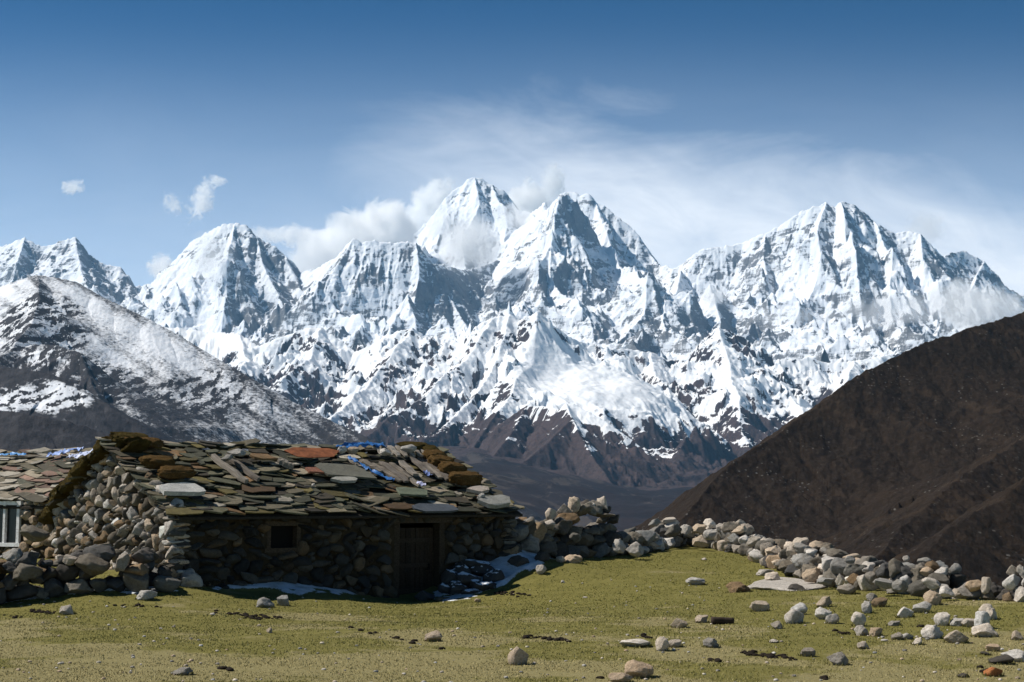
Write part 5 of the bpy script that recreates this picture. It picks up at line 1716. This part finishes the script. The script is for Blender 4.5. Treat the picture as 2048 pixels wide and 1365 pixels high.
# ================================================================ clouds that hang about the peaks
def cloud(px, py, Yd, w, h, dens, label, depth=None, seed=0.0, thr=0.42, wisp=1.0, tilt=0.0, scale=3.4):
    """a real body of vapour: an ellipsoid of air with uneven density, w and h in metres"""
    w, h = w * 1.3, h * 1.3
    thr -= .06
    c = P(px, py, Yd)
    d = depth or min(w, h) * 1.3
    nu, nv = 20, 12
    V = []; Fc = []
    for j in range(nv + 1):
        th = math.pi * j / nv
        for i in range(nu):
            a = 2 * math.pi * i / nu
            V.append((math.sin(th) * math.cos(a) * w / 2, math.sin(th) * math.sin(a) * d / 2, math.cos(th) * h / 2))
    for j in range(nv):
        for i in range(nu):
            k = (i + 1) % nu
            if j == 0:
                Fc.append((0, (j + 1) * nu + i, (j + 1) * nu + k))
            elif j == nv - 1:
                Fc.append((j * nu + i, (j + 1) * nu, j * nu + k))
            else:
                Fc.append((j * nu + i, (j + 1) * nu + i, (j + 1) * nu + k, j * nu + k))
    V = np.array(V)
    V[:nu] = V[0]; V[nv * nu:] = V[nv * nu]
    me = bpy.data.meshes.new('cloud')
    # drop the duplicate pole vertices
    keep = [0] + list(range(nu, nv * nu)) + [nv * nu]
    mp = {k: i for i, k in enumerate(keep)}
    me.from_pydata([tuple(V[k]) for k in keep], [], [tuple(mp[v] for v in f) for f in Fc])
    me.update()
    m = bpy.data.materials.new('cloud_vapour')
    m.use_nodes = True
    t = NT(m.node_tree)
    tc = t.add('ShaderNodeTexCoord').outputs['Object']
    nrm = t.add('ShaderNodeVectorMath', {0: tc, 1: (2 / w, 2 / d, 2 / h)}, operation='MULTIPLY')
    r = t.add('ShaderNodeVectorMath', {0: nrm.outputs[0]}, operation='LENGTH').outputs['Value']
    q = t.add('ShaderNodeVectorMath', {0: tc, 1: (1 / min(w, h * 1.8),) * 3}, operation='MULTIPLY')
    q = t.add('ShaderNodeVectorMath', {0: q.outputs[0], 1: (seed, seed * 1.7, -seed)}, operation='ADD').outputs[0]
    n = t.noise(q, scale, 7, 0.66, 0.7 * wisp)
    n = t.m('ADD', t.m('MULTIPLY', n, 1.0 + .55 * wisp), -.275 * wisp)
    e = t.m('SUBTRACT', n, t.m('ADD', thr - .05 * wisp, t.m('MULTIPLY', t.m('POWER', r, 1.5), 0.44 + 0.14 * wisp)))
    den = t.m('MULTIPLY', t.mapr(e, 0.0, 0.13), dens * 1.8)
    den = t.m('MULTIPLY', den, t.mapr(r, 0.75, 1.0, 1.0, 0.0))
    pv = t.add('ShaderNodeVolumePrincipled', {'Color': (1.0, 1.0, 1.0, 1), 'Density': den, 'Anisotropy': 0.1})
    t.add('ShaderNodeOutputMaterial', {1: pv.outputs[0]})
    me.materials.append(m)
    o = bpy.data.objects.new('cloud', me)
    COL.objects.link(o)
    o.location = c
    o.rotation_euler = (0, tilt, 0)
    tag(o, label, 'cloud', 'clouds around the snow peaks')
    return o


def M(px, Yd):
    return px * Yd / F


cloud(142, 376, 11500, M(62, 11500), M(34, 11500), .008, 'small lone white puff cloud in the blue sky above the leftmost snow peaks', seed=1.3, thr=.34, wisp=1.5, tilt=R(-12))
cloud(345, 410, 11000, M(48, 11000), M(60, 11000), .007, 'thin ragged cloud scrap left of the curling wisp above the rounded peak', seed=2.2, thr=.40, wisp=1.6, tilt=R(-40))
cloud(405, 400, 11000, M(56, 11000), M(120, 11000), .008, 'tall curling cloud wisp rising from the rounded snow peak on the left', seed=4.1, thr=.40, wisp=1.7, tilt=R(20))
cloud(432, 362, 11000, M(58, 11000), M(34, 11000), .008, 'bright curl of cloud at the top of the wisp over the rounded peak', seed=5.5, thr=.34)
cloud(325, 540, 11600, M(64, 11600), M(66, 11600), .010, 'small soft cloud in the gap left of the rounded snow peak', seed=6.2, thr=.34)
cloud(420, 525, 10000, M(120, 10000), M(140, 10000), .0012, 'thin mist lying on the sunny left face of the rounded snow peak', seed=7.7, thr=.32)
cloud(560, 470, 11500, M(190, 11500), M(52, 11500), .007, 'thin flat cloud streak between the rounded peak and the big cloud bank', seed=8.4, thr=.36)
cloud(660, 515, 11600, M(230, 11600), M(130, 11600), .006, 'low left end of the big cloud bank behind the flat topped crest', seed=9.1, thr=.28)
cloud(755, 458, 11500, M(190, 11500), M(120, 11500), .009, 'big puffy cloud bank standing behind the flat topped crest', seed=10.6, thr=.27)
cloud(856, 425, 13300, M(95, 13300), M(165, 13300), .008, 'steep ragged cloud climbing the left side of the highest snow peak', seed=11.8, thr=.30, tilt=R(30))
cloud(938, 488, 10400, M(125, 10400), M(112, 10400), .0032, 'soft round cloud hanging in front of the highest snow peak', seed=12.5, thr=.24, wisp=.3)
cloud(878, 450, 12100, M(70, 12100), M(110, 12100), .0034, 'thin vapour lying on the sunny flank of the highest snow peak', seed=21.8, thr=.30, wisp=1.3, tilt=R(25))
cloud(1028, 440, 12000, M(80, 12000), M(80, 12000), .0030, 'thin vapour drifting below the gap between the two highest summits', seed=23.8, thr=.30, wisp=1.3)
cloud(1056, 412, 13000, M(100, 13000), M(105, 13000), .008, 'puffy cloud filling the gap between the two highest summits', seed=13.9, thr=.28)
cloud(1104, 372, 12600, M(62, 12600), M(110, 12600), .006, 'pointed wisp of cloud standing up behind the dark tipped summit', seed=14.4, thr=.34, wisp=1.5, tilt=R(12))
cloud(1432, 595, 9300, M(70, 9300), M(44, 9300), .0035, 'small grey cloud puff on the shaded face left of the broad right peak', seed=15.2, thr=.30)
cloud(1590, 632, 8900, M(220, 8900), M(45, 8900), .0014, 'flat thin cloud strip across the foot of the broad right peak', seed=16.7, thr=.29)
cloud(1790, 620, 8900, M(260, 8900), M(90, 8900), .0015, 'wide faint cloud drifting across the lower right snow face', seed=17.3, thr=.29)
cloud(1960, 610, 8600, M(210, 8600), M(120, 8600), .0026, 'soft grey cloud spilling over the ridge beside the dark heath hill', seed=18.8, thr=.27)
cloud(1850, 455, 10900, M(90, 10900), M(70, 10900), .0022, 'faint cloud cap on the right shoulder of the broad right peak', seed=19.4, thr=.28)
# ================================================================ air
HAZE_D = 2.2e-5
mh = bpy.data.materials.new('air_haze')
mh.use_nodes = True
t = NT(mh.node_tree)
pv = t.add('ShaderNodeVolumePrincipled', {'Color': (0.30, 0.64, 1.0, 1), 'Density': HAZE_D, 'Anisotropy': 0.0})
t.add('ShaderNodeOutputMaterial', {1: pv.outputs[0]})
hx0, hx1, hy0, hy1, hz0, hz1 = -9000, 9000, -400, 15500, -120, 3300
hv = [(x, y, z) for x in (hx0, hx1) for y in (hy0, hy1) for z in (hz0, hz1)]
hf = [(0, 1, 3, 2), (4, 6, 7, 5), (0, 4, 5, 1), (2, 3, 7, 6), (0, 2, 6, 4), (1, 5, 7, 3)]
o = mesh_obj('haze', hv, hf, mh, smooth=False)
tag(o, kind='stuff')
